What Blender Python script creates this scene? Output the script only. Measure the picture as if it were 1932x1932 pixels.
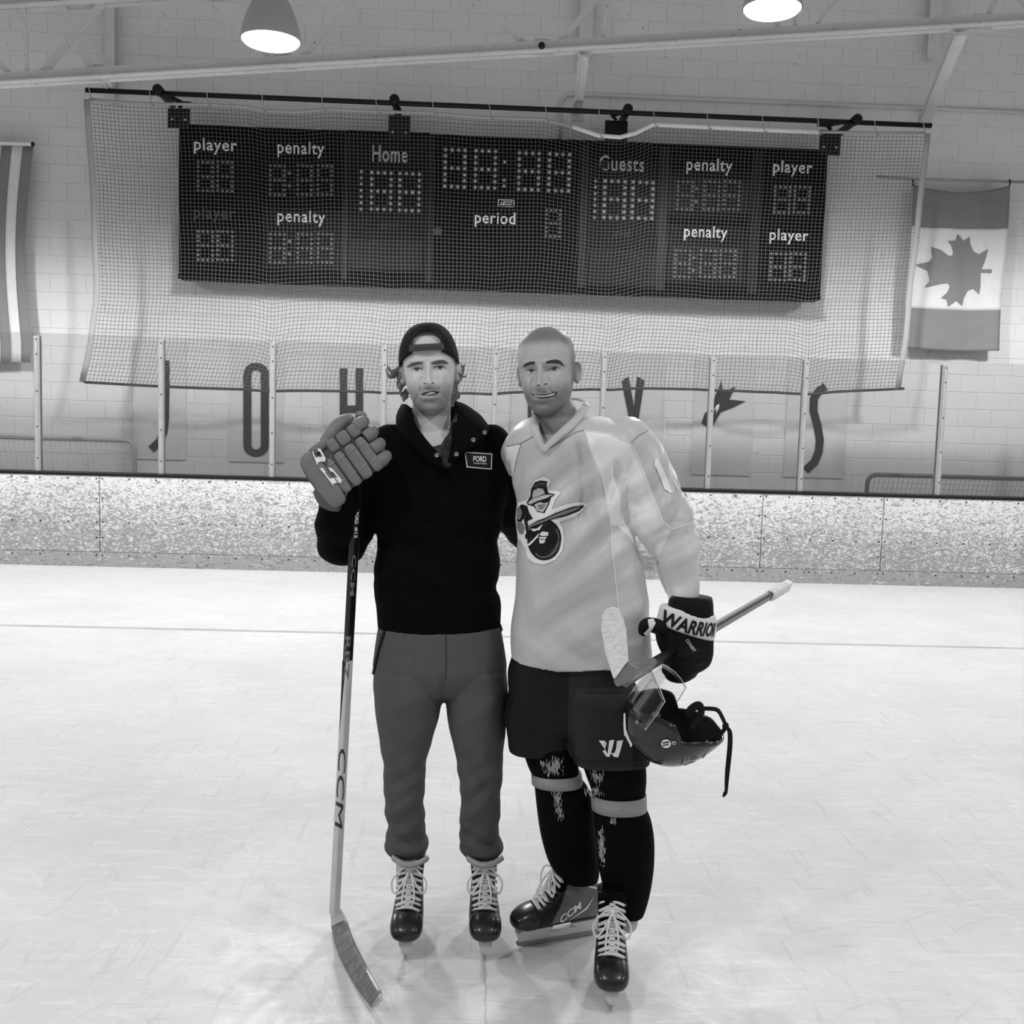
import bpy, bmesh, math, random
import numpy as np
from mathutils import Vector, Matrix
from mathutils.bvhtree import BVHTree

for _o in list(bpy.data.objects):
    bpy.data.objects.remove(_o)
SC = bpy.context.scene
COL = SC.collection
random.seed(7)
RNG = np.random.default_rng(11)

# ------------------------------------------------------------------ camera
F_PX, IMG = 1935.0, 1932.0
CAM_H = 1.62
PITCH, ROLL, YAW = math.radians(5.09), math.radians(1.68), math.radians(2.12)
_cy, _sy, _cp, _sp = math.cos(YAW), math.sin(YAW), math.cos(PITCH), math.sin(PITCH)
FWD = Vector((_sy * _cp, _cy * _cp, -_sp))
_rt = Vector((_cy, -_sy, 0.0))
_up = _rt.cross(FWD)
RT = math.cos(ROLL) * _rt + math.sin(ROLL) * _up
UP = -math.sin(ROLL) * _rt + math.cos(ROLL) * _up
CAM = Vector((0, 0, CAM_H))
cam_data = bpy.data.cameras.new('camera')
cam_data.sensor_fit = 'HORIZONTAL'
cam_data.sensor_width = 36.0
cam_data.lens = 36.0 * F_PX / IMG
cam_data.clip_start = 0.05
cam_data.clip_end = 100
cam = bpy.data.objects.new('camera', cam_data)
COL.objects.link(cam)
_m = Matrix((RT, UP, -FWD)).transposed().to_4x4()
_m.translation = CAM
cam.matrix_world = _m
SC.camera = cam

# ------------------------------------------------------------------ world, lights, exposure
SC.view_settings.view_transform = 'Standard'
SC.view_settings.look = 'None'
SC.view_settings.gamma = 1.0
SC.view_settings.use_curve_mapping = False
SC.view_settings.exposure = 0.17
world = bpy.data.worlds.new('hall_ambient')
SC.world = world
world.use_nodes = True
world.node_tree.nodes['Background'].inputs[0].default_value = (1, 1, 1, 1)
world.node_tree.nodes['Background'].inputs[1].default_value = 0.25
LAMP_WATTS = 370.0
SC.cycles.use_denoising = True

# ------------------------------------------------------------------ helpers
def ray(x, y):
    return RT * ((x - 966) / F_PX) - UP * ((y - 966) / F_PX) + FWD

def P(x, y, Y):
    """the point of the place seen at photo position x, y that stands Y metres in front of the camera's foot"""
    d = ray(x, y)
    return CAM + d * (Y / d.y)

def G(x, y, z=0.0):
    d = ray(x, y)
    return CAM + d * ((z - CAM_H) / d.z)

def ppm(Y):
    return F_PX / Y * 1.0

def lin(v):
    c = v / 255.0
    return c / 12.92 if c <= 0.04045 else ((c + 0.055) / 1.055) ** 2.4

ORG = {}

def org(parent):
    return ORG.get(parent.name, Vector((0, 0, 0))) if parent else Vector((0, 0, 0))

def link(name, me, mat, parent=None, smooth=False):
    ob = bpy.data.objects.new(name, me)
    COL.objects.link(ob)
    if mat is not None and len(me.materials) == 0:
        me.materials.append(mat)
    if parent:
        ob.parent = parent
        ORG[ob.name] = org(parent)
    if smooth:
        me.polygons.foreach_set('use_smooth', [True] * len(me.polygons))
    return ob

def tag(o, label, cat, group=None):
    o['label'] = label
    o['category'] = cat
    if group:
        o['group'] = group
    return o

def thing(name, loc, label, cat, group=None):
    o = bpy.data.objects.new(name, None)
    o.empty_display_size = 0.1
    COL.objects.link(o)
    o.location = loc
    ORG[o.name] = Vector(loc)
    return tag(o, label, cat, group)

def copy_tree(o, parent=None):
    c = o.copy()
    COL.objects.link(c)
    if parent:
        c.parent = parent
    for ch in o.children:
        copy_tree(ch, c)
    return c

class MB:
    """collects shapes in world coordinates; build() links them as one mesh object"""
    def __init__(self):
        self.v, self.f = [], []

    def add(self, verts, faces):
        n = len(self.v)
        self.v += [Vector(p) for p in verts]
        self.f += [tuple(i + n for i in f) for f in faces]
        return self

    def box(self, x0, x1, y0, y1, z0, z1):
        return self.add([(x0, y0, z0), (x1, y0, z0), (x1, y1, z0), (x0, y1, z0), (x0, y0, z1), (x1, y0, z1), (x1, y1, z1), (x0, y1, z1)],
                        [(3, 2, 1, 0), (4, 5, 6, 7), (0, 1, 5, 4), (1, 2, 6, 5), (2, 3, 7, 6), (3, 0, 4, 7)])

    def bar(self, a, b, w, h, up=Vector((0, 0, 1)), w2=None, h2=None):
        a, b = Vector(a), Vector(b)
        d = (b - a).normalized()
        s = d.cross(up)
        if s.length < 1e-5:
            s = d.cross(Vector((0, 1, 0)))
        s.normalize()
        u = s.cross(d)
        vs = []
        for p, ww, hh in ((a, w, h), (b, w2 or w, h2 or h)):
            vs += [p - s * ww / 2 - u * hh / 2, p + s * ww / 2 - u * hh / 2, p + s * ww / 2 + u * hh / 2, p - s * ww / 2 + u * hh / 2]
        return self.add(vs, [(3, 2, 1, 0), (4, 5, 6, 7), (0, 1, 5, 4), (1, 2, 6, 5), (2, 3, 7, 6), (3, 0, 4, 7)])

    def loft(self, rings, cap=True):
        n = len(rings[0])
        base = len(self.v)
        for r in rings:
            self.v += [Vector(p) for p in r]
        for i in range(len(rings) - 1):
            for j in range(n):
                k = (j + 1) % n
                self.f.append((base + i * n + j, base + i * n + k, base + (i + 1) * n + k, base + (i + 1) * n + j))
        if cap:
            for i, rev in ((0, True), (len(rings) - 1, False)):
                c = sum((Vector(p) for p in rings[i]), Vector()) / n
                ci = len(self.v)
                self.v.append(c)
                for j in range(n):
                    k = (j + 1) % n
                    a, b = base + i * n + j, base + i * n + k
                    self.f.append((b, a, ci) if rev else (a, b, ci))
        return self

    def tube(self, pts, rad, n=10, cap=True, flat=1.0, ref=None, spline=0):
        pts = [Vector(p) for p in pts]
        rads = list(rad) if hasattr(rad, '__len__') else [rad] * len(pts)
        if spline:
            pts, rads = smooth_path(pts, rads, spline)
        rings = []
        prev = None
        for i, p in enumerate(pts):
            t = (pts[min(i + 1, len(pts) - 1)] - pts[max(i - 1, 0)])
            t = t.normalized() if t.length > 1e-9 else Vector((0, 0, 1))
            if prev is None:
                u = (ref or Vector((0, 1, 0))) if abs(t.y) < 0.9 else Vector((0, 0, 1))
            else:
                u = prev
            u = (u - t * u.dot(t)).normalized()
            prev = u
            w = t.cross(u)
            rings.append([p + (u * math.cos(2 * math.pi * j / n) * flat + w * math.sin(2 * math.pi * j / n)) * rads[i] for j in range(n)])
        return self.loft(rings, cap)

    def lathe(self, base, prof, n=24, axis=Vector((0, 0, 1)), cap=True):
        axis = Vector(axis).normalized()
        u = axis.cross(Vector((0, 1, 0)))
        if u.length < 1e-4:
            u = axis.cross(Vector((1, 0, 0)))
        u.normalize()
        w = axis.cross(u)
        base = Vector(base)
        rings = [[base + axis * h + (u * math.cos(2 * math.pi * j / n) + w * math.sin(2 * math.pi * j / n)) * max(r, 1e-5) for j in range(n)] for r, h in prof]
        return self.loft(rings, cap)

    def ball(self, c, r, n=12, m=8, sx=1, sy=1, sz=1, rot=None):
        c = Vector(c)
        rings = []
        for i in range(1, m):
            th = math.pi * i / m
            ring = []
            for j in range(n):
                ph = 2 * math.pi * j / n
                q = Vector((math.sin(th) * math.cos(ph) * r * sx, math.sin(th) * math.sin(ph) * r * sy, math.cos(th) * r * sz))
                if rot is not None:
                    q = rot @ q
                ring.append(c + q)
            rings.append(ring)
        return self.loft(rings, True)

    def prism(self, poly, dirv):
        """poly: list of world points in a plane, extruded along dirv"""
        d = Vector(dirv)
        n = len(poly)
        a = [Vector(p) for p in poly]
        return self.add(a + [p + d for p in a], [tuple(range(n - 1, -1, -1)), tuple(range(n, 2 * n))] + [(i, (i + 1) % n, (i + 1) % n + n, i + n) for i in range(n)])

    def build(self, name, mat, parent=None, smooth=False):
        o = org(parent)
        me = bpy.data.meshes.new(name)
        me.from_pydata([tuple(p - o) for p in self.v], [], self.f)
        me.update()
        bm = bmesh.new()
        bm.from_mesh(me)
        bmesh.ops.recalc_face_normals(bm, faces=bm.faces)
        bm.to_mesh(me)
        bm.free()
        return link(name, me, mat, parent, smooth)

def catmull(pts, t):
    n = len(pts) - 1
    x = min(max(t, 0), 1) * n
    i = min(int(x), n - 1)
    u = x - i
    p0, p1, p2, p3 = pts[max(i - 1, 0)], pts[i], pts[i + 1], pts[min(i + 2, n)]
    return 0.5 * ((2 * p1) + (p2 - p0) * u + (2 * p0 - 5 * p1 + 4 * p2 - p3) * u * u + (3 * p1 - p0 - 3 * p2 + p3) * u ** 3)

def smooth_path(pts, rads, k):
    n = (len(pts) - 1) * k
    return [catmull(pts, i / n) for i in range(n + 1)], [catmull(rads, i / n) for i in range(n + 1)]

def auto_smooth(ob, deg=40):
    me = ob.data
    me.polygons.foreach_set('use_smooth', [True] * len(me.polygons))
    try:
        me.set_sharp_from_angle(angle=math.radians(deg))
    except Exception:
        pass
    return ob

def bevel(ob, w, seg=2):
    m = ob.modifiers.new('soft_edge', 'BEVEL')
    m.width = w
    m.segments = seg
    m.limit_method = 'ANGLE'
    return ob

# ------------------------------------------------------------------ materials
def mat(name, v, rough=0.6, spec=0.3, metal=0.0, noise=0.0, scale=20.0, bump=0.0, bscale=60.0, attr=False, coat=0.0, stretch=(1, 1, 1)):
    m = bpy.data.materials.new(name)
    m.use_nodes = True
    nt = m.node_tree
    b = nt.nodes['Principled BSDF']
    L = lin(v)
    b.inputs['Base Color'].default_value = (L, L, L, 1)
    b.inputs['Roughness'].default_value = rough
    b.inputs['Specular IOR Level'].default_value = spec
    b.inputs['Metallic'].default_value = metal
    b.inputs['Coat Weight'].default_value = coat
    src = None
    tc = nt.nodes.new('ShaderNodeTexCoord')
    mp = nt.nodes.new('ShaderNodeMapping')
    mp.inputs['Scale'].default_value = stretch
    nt.links.new(tc.outputs['Object'], mp.inputs['Vector'])
    if attr:
        a = nt.nodes.new('ShaderNodeAttribute')
        a.attribute_name = 'tone'
        src = a.outputs['Color']
    if noise > 0:
        n = nt.nodes.new('ShaderNodeTexNoise')
        n.inputs['Scale'].default_value = scale
        n.inputs['Detail'].default_value = 5
        nt.links.new(mp.outputs['Vector'], n.inputs['Vector'])
        r = nt.nodes.new('ShaderNodeMapRange')
        r.inputs['From Min'].default_value = 0.3
        r.inputs['From Max'].default_value = 0.7
        r.inputs['To Min'].default_value = 1 - noise
        r.inputs['To Max'].default_value = 1 + noise
        nt.links.new(n.outputs['Fac'], r.inputs['Value'])
        mx = nt.nodes.new('ShaderNodeMix')
        mx.data_type = 'RGBA'
        mx.blend_type = 'MULTIPLY'
        mx.inputs['Factor'].default_value = 1
        if src:
            nt.links.new(src, mx.inputs['A'])
        else:
            mx.inputs['A'].default_value = (L, L, L, 1)
        nt.links.new(r.outputs['Result'], mx.inputs['B'])
        src = mx.outputs['Result']
    if src:
        nt.links.new(src, b.inputs['Base Color'])
    if bump > 0:
        n2 = nt.nodes.new('ShaderNodeTexNoise')
        n2.inputs['Scale'].default_value = bscale
        n2.inputs['Detail'].default_value = 4
        nt.links.new(mp.outputs['Vector'], n2.inputs['Vector'])
        bp = nt.nodes.new('ShaderNodeBump')
        bp.inputs['Strength'].default_value = bump
        bp.inputs['Distance'].default_value = 0.01
        nt.links.new(n2.outputs['Fac'], bp.inputs['Height'])
        nt.links.new(bp.outputs['Normal'], b.inputs['Normal'])
    return m

def ramp_speck(nt, vec, scale, lo, hi, detail=3, dist=0.0, rough=0.6):
    n = nt.nodes.new('ShaderNodeTexNoise')
    n.inputs['Scale'].default_value = scale
    n.inputs['Detail'].default_value = detail
    n.inputs['Distortion'].default_value = dist
    n.inputs['Roughness'].default_value = rough
    nt.links.new(vec, n.inputs['Vector'])
    r = nt.nodes.new('ShaderNodeMapRange')
    r.inputs['From Min'].default_value = lo
    r.inputs['From Max'].default_value = hi
    nt.links.new(n.outputs['Fac'], r.inputs['Value'])
    return r.outputs['Result']

def mixcol(nt, fac, a, b, blend='MIX'):
    mx = nt.nodes.new('ShaderNodeMix')
    mx.data_type = 'RGBA'
    mx.blend_type = blend
    for sock, val in (('Factor', fac), ('A', a), ('B', b)):
        if isinstance(val, (int, float)):
            mx.inputs[sock].default_value = val if sock == 'Factor' else (val, val, val, 1)
        else:
            nt.links.new(val, mx.inputs[sock])
    return mx.outputs['Result']

def math_node(nt, op, a, b=None, c=None):
    n = nt.nodes.new('ShaderNodeMath')
    n.operation = op
    for i, val in enumerate((a, b, c)):
        if val is None:
            continue
        if isinstance(val, (int, float)):
            n.inputs[i].default_value = val
        else:
            nt.links.new(val, n.inputs[i])
    return n.outputs[0]

def world_vec(nt, scale=(1, 1, 1), rot=(0, 0, 0)):
    g = nt.nodes.new('ShaderNodeNewGeometry')
    mp = nt.nodes.new('ShaderNodeMapping')
    mp.inputs['Scale'].default_value = scale
    mp.inputs['Rotation'].default_value = rot
    nt.links.new(g.outputs['Position'], mp.inputs['Vector'])
    return mp.outputs['Vector']

M = {}
# painted concrete block: light paint with small dark chips
def wall_material():
    m = mat('painted_block', 222, rough=0.75, spec=0.15)
    nt = m.node_tree
    b = nt.nodes['Principled BSDF']
    v1 = world_vec(nt, (1, 1, 1.3))
    chips = ramp_speck(nt, v1, 15.0, 0.70, 0.735, 2, 2.2)
    small = ramp_speck(nt, v1, 30.0, 0.69, 0.73, 2, 1.6)
    soft = ramp_speck(nt, v1, 1.3, 0.25, 0.75, 4)
    base = mixcol(nt, soft, lin(218), lin(228))
    c = mixcol(nt, math_node(nt, 'MULTIPLY', chips, 0.55), base, lin(95))
    c = mixcol(nt, math_node(nt, 'MULTIPLY', small, 0.35), c, lin(110))
    nt.links.new(c, b.inputs['Base Color'])
    return m

def ice_material():
    m = mat('ice', 232, rough=0.42, spec=0.22)
    nt = m.node_tree
    b = nt.nodes['Principled BSDF']
    broad = ramp_speck(nt, world_vec(nt, (1, 1, 1)), 1.1, 0.3, 0.7, 6, 0.4)
    cloud = ramp_speck(nt, world_vec(nt, (1, 1, 1)), 7.0, 0.35, 0.72, 5, 0.8)
    s1 = ramp_speck(nt, world_vec(nt, (1.2, 9, 1), (0, 0, 0.35)), 3.0, 0.56, 0.68, 3, 1.2)
    s2 = ramp_speck(nt, world_vec(nt, (1.0, 11, 1), (0, 0, -0.5)), 4.0, 0.58, 0.70, 3, 1.0)
    s3 = ramp_speck(nt, world_vec(nt, (14, 1.2, 1), (0, 0, 0.25)), 2.6, 0.60, 0.70, 2, 0.8)
    c = mixcol(nt, broad, lin(210), lin(226))
    c = mixcol(nt, math_node(nt, 'MULTIPLY', cloud, 0.55), c, lin(202))
    for s, k, t in ((s1, 0.40, 238), (s2, 0.42, 188), (s3, 0.36, 188)):
        c = mixcol(nt, math_node(nt, 'MULTIPLY', s, k), c, lin(t))
    for (ox, oy, sc_, ds, lo, k, t) in ((3.0, -2.0, 2.3, 5.0, 0.975, 0.26, 245), (-4.0, 1.0, 2.9, 6.0, 0.975, 0.34, 180), (1.0, 9.0, 3.4, 7.0, 0.975, 0.28, 245), (-1.0, -6.0, 4.1, 4.0, 0.98, 0.30, 180)):
        mpv = nt.nodes.new('ShaderNodeMapping')
        mpv.inputs['Location'].default_value = (ox, oy, 0)
        gg = nt.nodes.new('ShaderNodeNewGeometry')
        nt.links.new(gg.outputs['Position'], mpv.inputs['Vector'])
        wv_ = nt.nodes.new('ShaderNodeTexWave')
        wv_.wave_type = 'RINGS'
        wv_.rings_direction = 'Z'
        wv_.inputs['Scale'].default_value = sc_
        wv_.inputs['Distortion'].default_value = ds
        wv_.inputs['Detail'].default_value = 3
        wv_.inputs['Detail Scale'].default_value = 0.8
        nt.links.new(mpv.outputs['Vector'], wv_.inputs['Vector'])
        r_ = nt.nodes.new('ShaderNodeMapRange')
        r_.inputs['From Min'].default_value = lo
        r_.inputs['From Max'].default_value = 1.0
        nt.links.new(wv_.outputs['Fac'], r_.inputs['Value'])
        msk = ramp_speck(nt, world_vec(nt), 3.1 + ox * 0.2, 0.50, 0.66, 3)
        c = mixcol(nt, math_node(nt, 'MULTIPLY', math_node(nt, 'MULTIPLY', r_.outputs['Result'], msk), k), c, lin(t))
    g = nt.nodes.new('ShaderNodeNewGeometry')
    sp = nt.nodes.new('ShaderNodeSeparateXYZ')
    nt.links.new(g.outputs['Position'], sp.inputs[0])
    # faded goal line under the ice
    wob = ramp_speck(nt, world_vec(nt), 3.0, 0.3, 0.7, 2)
    dist = math_node(nt, 'ABSOLUTE', math_node(nt, 'SUBTRACT', math_node(nt, 'MULTIPLY_ADD', sp.outputs['X'], 0.006, sp.outputs['Y']), 7.60))
    line = math_node(nt, 'LESS_THAN', dist, 0.032)
    c = mixcol(nt, math_node(nt, 'MULTIPLY', line, math_node(nt, 'MULTIPLY_ADD', wob, 0.3, 0.42)), c, lin(140))
    # hairline crack running toward the camera
    cx = math_node(nt, 'MULTIPLY_ADD', ramp_speck(nt, world_vec(nt), 9.0, 0.0, 1.0, 4), 0.028, 0.052)
    dx = math_node(nt, 'ABSOLUTE', math_node(nt, 'SUBTRACT', sp.outputs['X'], cx))
    crack = math_node(nt, 'MULTIPLY', math_node(nt, 'LESS_THAN', dx, 0.0035), math_node(nt, 'LESS_THAN', sp.outputs['Y'], 2.95))
    c = mixcol(nt, math_node(nt, 'MULTIPLY', crack, 0.3), c, lin(120))
    nt.links.new(c, b.inputs['Base Color'])
    bp = nt.nodes.new('ShaderNodeBump')
    bp.inputs['Strength'].default_value = 0.25
    bp.inputs['Distance'].default_value = 0.004
    nt.links.new(cloud, bp.inputs['Height'])
    nt.links.new(bp.outputs['Normal'], b.inputs['Normal'])
    rr = nt.nodes.new('ShaderNodeMapRange')
    rr.inputs['To Min'].default_value = 0.3
    rr.inputs['To Max'].default_value = 0.55
    nt.links.new(cloud, rr.inputs['Value'])
    nt.links.new(rr.outputs['Result'], b.inputs['Roughness'])
    return m

def board_material():
    m = mat('puck_marked_board', 232, rough=0.45, spec=0.3)
    nt = m.node_tree
    b = nt.nodes['Principled BSDF']
    v = world_vec(nt, (0.55, 1, 1.0))
    g = nt.nodes.new('ShaderNodeNewGeometry')
    sp = nt.nodes.new('ShaderNodeSeparateXYZ')
    nt.links.new(g.outputs['Position'], sp.inputs[0])
    # puck marks get denser toward the ice
    h = nt.nodes.new('ShaderNodeMapRange')
    h.inputs['From Min'].default_value = 0.90
    h.inputs['From Max'].default_value = 0.35
    h.inputs['To Min'].default_value = 0.0
    h.inputs['To Max'].default_value = 0.115
    nt.links.new(sp.outputs['Z'], h.inputs['Value'])
    out = None
    c = mixcol(nt, ramp_speck(nt, v, 1.5, 0.3, 0.7, 3), lin(212), lin(226))
    for sc, lo, k, dark in ((21.0, 0.565, 0.66, 116), (34.0, 0.575, 0.55, 126), (13.0, 0.63, 0.4, 140)):
        n = nt.nodes.new('ShaderNodeTexNoise')
        n.inputs['Scale'].default_value = sc
        n.inputs['Detail'].default_value = 3
        n.inputs['Distortion'].default_value = 2.6
        nt.links.new(v, n.inputs['Vector'])
        a = math_node(nt, 'ADD', n.outputs['Fac'], h.outputs['Result'])
        r = nt.nodes.new('ShaderNodeMapRange')
        r.inputs['From Min'].default_value = lo
        r.inputs['From Max'].default_value = lo + 0.05
        nt.links.new(a, r.inputs['Value'])
        c = mixcol(nt, math_node(nt, 'MULTIPLY', r.outputs['Result'], k), c, lin(dark))
    nt.links.new(c, b.inputs['Base Color'])
    return m

def kick_material():
    m = mat('scuffed_kick_plate', 150, rough=0.5, spec=0.25)
    nt = m.node_tree
    b = nt.nodes['Principled BSDF']
    v = world_vec(nt, (0.5, 1, 1.2))
    c = mixcol(nt, ramp_speck(nt, v, 22.0, 0.56, 0.64, 3, 2.2), lin(158), lin(118))
    c = mixcol(nt, math_node(nt, 'MULTIPLY', ramp_speck(nt, v, 17.0, 0.60, 0.68, 3, 2.0), 0.8), c, lin(215))
    nt.links.new(c, b.inputs['Base Color'])
    return m

def glass_material(name, tint, gloss, v=160, body=0.0):
    m = bpy.data.materials.new(name)
    m.use_nodes = True
    nt = m.node_tree
    nt.nodes.clear()
    out = nt.nodes.new('ShaderNodeOutputMaterial')
    tr = nt.nodes.new('ShaderNodeBsdfTransparent')
    tr.inputs[0].default_value = (tint, tint, tint, 1)
    gl = nt.nodes.new('ShaderNodeBsdfGlossy')
    gl.inputs['Roughness'].default_value = 0.03
    gl.inputs['Color'].default_value = (1, 1, 1, 1)
    df = nt.nodes.new('ShaderNodeBsdfDiffuse')
    df.inputs['Color'].default_value = (lin(v), lin(v), lin(v), 1)
    m1 = nt.nodes.new('ShaderNodeMixShader')
    m1.inputs[0].default_value = body
    nt.links.new(tr.outputs[0], m1.inputs[1])
    nt.links.new(df.outputs[0], m1.inputs[2])
    lw = nt.nodes.new('ShaderNodeLayerWeight')
    lw.inputs['Blend'].default_value = 0.35
    fr = math_node(nt, 'MULTIPLY', lw.outputs['Fresnel'], gloss)
    m2 = nt.nodes.new('ShaderNodeMixShader')
    nt.links.new(fr, m2.inputs[0])
    nt.links.new(m1.outputs[0], m2.inputs[1])
    nt.links.new(gl.outputs[0], m2.inputs[2])
    nt.links.new(m2.outputs[0], out.inputs['Surface'])
    return m

def steel_material():
    m = mat('chipped_painted_steel', 206, rough=0.55, spec=0.3)
    nt = m.node_tree
    b = nt.nodes['Principled BSDF']
    v = world_vec(nt, (0.6, 1, 1))
    c = mixcol(nt, ramp_speck(nt, v, 3.0, 0.3, 0.7, 3), lin(204), lin(218))
    c = mixcol(nt, math_node(nt, 'MULTIPLY', ramp_speck(nt, v, 24.0, 0.66, 0.70, 3, 1.6), 0.75), c, lin(78))
    nt.links.new(c, b.inputs['Base Color'])
    return m

def emit_material(name, strength, v=255):
    m = bpy.data.materials.new(name)
    m.use_nodes = True
    nt = m.node_tree
    b = nt.nodes['Principled BSDF']
    b.inputs['Base Color'].default_value = (0.9, 0.9, 0.9, 1)
    b.inputs['Emission Color'].default_value = (1, 1, 1, 1)
    b.inputs['Emission Strength'].default_value = strength
    return m

M['wall'] = wall_material()
M['ice'] = ice_material()
M['board'] = board_material()
M['kick'] = kick_material()
M['glass'] = glass_material('rink_glass', 0.89, 0.5, 170, 0.04)
M['visor'] = glass_material('visor_plastic', 0.965, 0.45, 200, 0.0)
M['black'] = mat('black_paint', 14, rough=0.5, spec=0.3)
M['blackboard'] = mat('scoreboard_black', 7, rough=0.6, spec=0.08, noise=0.3, scale=4)
M['panelgrey'] = mat('scoreboard_dark_panel', 36, rough=0.5, spec=0.1, noise=0.2, scale=5)
M['panelgrey2'] = mat('scoreboard_faint_panel', 20, rough=0.5, spec=0.1, noise=0.2, scale=5)
M['white'] = mat('white_paint', 245, rough=0.6, spec=0.2)
M['faint'] = mat('faded_lettering', 70, rough=0.6)
M['faint2'] = mat('very_faded_lettering', 52, rough=0.6)
M['homegrey'] = mat('grey_lettering', 190, rough=0.6)
M['bulb'] = mat('unlit_bulb', 205, rough=0.15, spec=0.8)
M['bulbdim'] = mat('unlit_small_bulb', 150, rough=0.2, spec=0.7)
M['socket'] = mat('bulb_hood', 70, rough=0.4)
M['net'] = mat('net_cord', 98, rough=0.9, spec=0.1)
M['webbing'] = mat('net_webbing', 176, rough=0.9)
M['webwhite'] = mat('net_white_webbing', 240, rough=0.8)
M['rope'] = mat('net_bottom_rope', 60, rough=0.9, noise=0.5, scale=30)
M['steel'] = steel_material()
M['alu'] = mat('aluminium_post', 160, rough=0.45, spec=0.4, noise=0.06, scale=14)
M['letter'] = mat('letter_black', 13, rough=0.55, noise=0.35, scale=9)
M['signpanel'] = mat('sign_panel', 214, rough=0.6, spec=0.2, noise=0.03, scale=6)
M['flagred'] = mat('flag_mid_grey_cloth', 134, rough=0.85, spec=0.1, noise=0.04, scale=8)
M['flagwhite'] = mat('flag_pale_cloth', 222, rough=0.85, spec=0.1, noise=0.05, scale=7)
M['lampglass'] = emit_material('glowing_lens', 3.2)
M['lampbell'] = mat('lamp_reflector', 172, rough=0.35, spec=0.5)
M['concrete'] = mat('walkway_concrete', 150, rough=0.8, noise=0.1, scale=5)

# ------------------------------------------------------------------ lettering
_text_cache = {}
def text_tris(s, bold=0.0, shear=0.0, space=1.0):
    key = (s, bold, shear, space)
    if key in _text_cache:
        return _text_cache[key]
    cu = bpy.data.curves.new('t', 'FONT')
    cu.body = s
    cu.size = 1.0
    cu.offset = bold
    cu.shear = shear
    cu.space_character = space
    cu.resolution_u = 3
    ob = bpy.data.objects.new('t', cu)
    COL.objects.link(ob)
    bpy.context.view_layer.update()
    me = bpy.data.meshes.new_from_object(ob.evaluated_get(bpy.context.evaluated_depsgraph_get()))
    vs = [(v.co.x, v.co.y) for v in me.vertices]
    fs = [tuple(p.vertices) for p in me.polygons]
    bpy.data.objects.remove(ob)
    bpy.data.meshes.remove(me)
    bpy.data.curves.remove(cu)
    xs = [v[0] for v in vs]
    ys = [v[1] for v in vs]
    x0, x1, y0, y1 = min(xs), max(xs), min(ys), max(ys)
    vs = [((x - x0) / (x1 - x0), (y - y0) / (y1 - y0)) for x, y in vs]
    _text_cache[key] = (vs, fs)
    return vs, fs

def text_on(mb, s, fn, bold=0.0, shear=0.0, space=1.0):
    """fn(u, v) -> world point; u, v in 0..1 over the box of the lettering, v upward"""
    vs, fs = text_tris(s, bold, shear, space)
    mb.add([fn(u, v) for u, v in vs], fs)
# ================================================================== the setting
BY = 10.62       # face of the dasher boards
WY = 11.82       # face of the block wall
def struct(o):
    o['kind'] = 'structure'
    return o

struct(MB().box(-13.0, 13.0, -5.0, BY, -0.12, 0.0).build('floor', M['ice']))
struct(MB().box(-13.0, 13.0, BY + 0.16, WY, -0.12, 0.0).build('floor_walkway', M['concrete']))

# back wall of concrete blocks
wall = struct(MB().box(-13.0, 13.0, WY, WY + 0.2, -0.12, 7.6).build('wall_back', M['wall']))
def block_mesh():
    w, h, d, c = 0.4, 0.1996, 0.010, 0.006
    vs, fs = [], []
    w = 0.3998
    for x, z, y in ((w / 2, h / 2, 0.001), (w / 2, h / 2, -d + c), (w / 2 - 0.002, h / 2 - c, -d)):
        vs += [(-x, y, -z), (x, y, -z), (x, y, z), (-x, y, z)]
    for k in (0, 4):
        for i in range(4):
            j = (i + 1) % 4
            fs.append((k + i, k + j, k + 4 + j, k + 4 + i))
    fs.append((8, 9, 10, 11))
    me = bpy.data.meshes.new('block')
    me.from_pydata(vs, [], fs)
    me.materials.append(M['wall'])
    return me
bme = block_mesh()
cells = []
Z_REF = P(100, 344, WY).z
z0 = Z_REF - 0.2 * math.floor(Z_REF / 0.2)
for row in range(36):
    zc = z0 + 0.2 * row + 0.1 - 0.2
    for c in range(64):
        xc = -12.8 + 0.4 * c + (0.2 if row % 2 else 0.0)
        d = Vector((xc, WY, zc)) - CAM
        zz = d.dot(FWD)
        px, py = 966 + F_PX * d.dot(RT) / zz, 966 - F_PX * d.dot(UP) / zz
        seen = -20 < px < 1952 and -10 < py < 890
        behind = 345 < px < 1545 and 270 < py < 520
        if 0.0 < zc < 7.5:
            cells.append((not (seen and not behind), zz, xc, zc))
cells.sort()
for _, _, xc, zc in cells[:300]:
    b = bpy.data.objects.new('block', bme)
    COL.objects.link(b)
    b.parent = wall
    b.location = (xc, WY, zc)
rest = MB()
bv = [tuple(v.co) for v in bme.vertices]
bf = [tuple(p.vertices) for p in bme.polygons]
for _, _, xc, zc in cells[300:]:
    rest.add([(x + xc, y + WY, z + zc) for x, y, z in bv], bf)
rb = rest.build('block_field', M['wall'], wall)
rb['kind'] = 'stuff'

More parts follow.
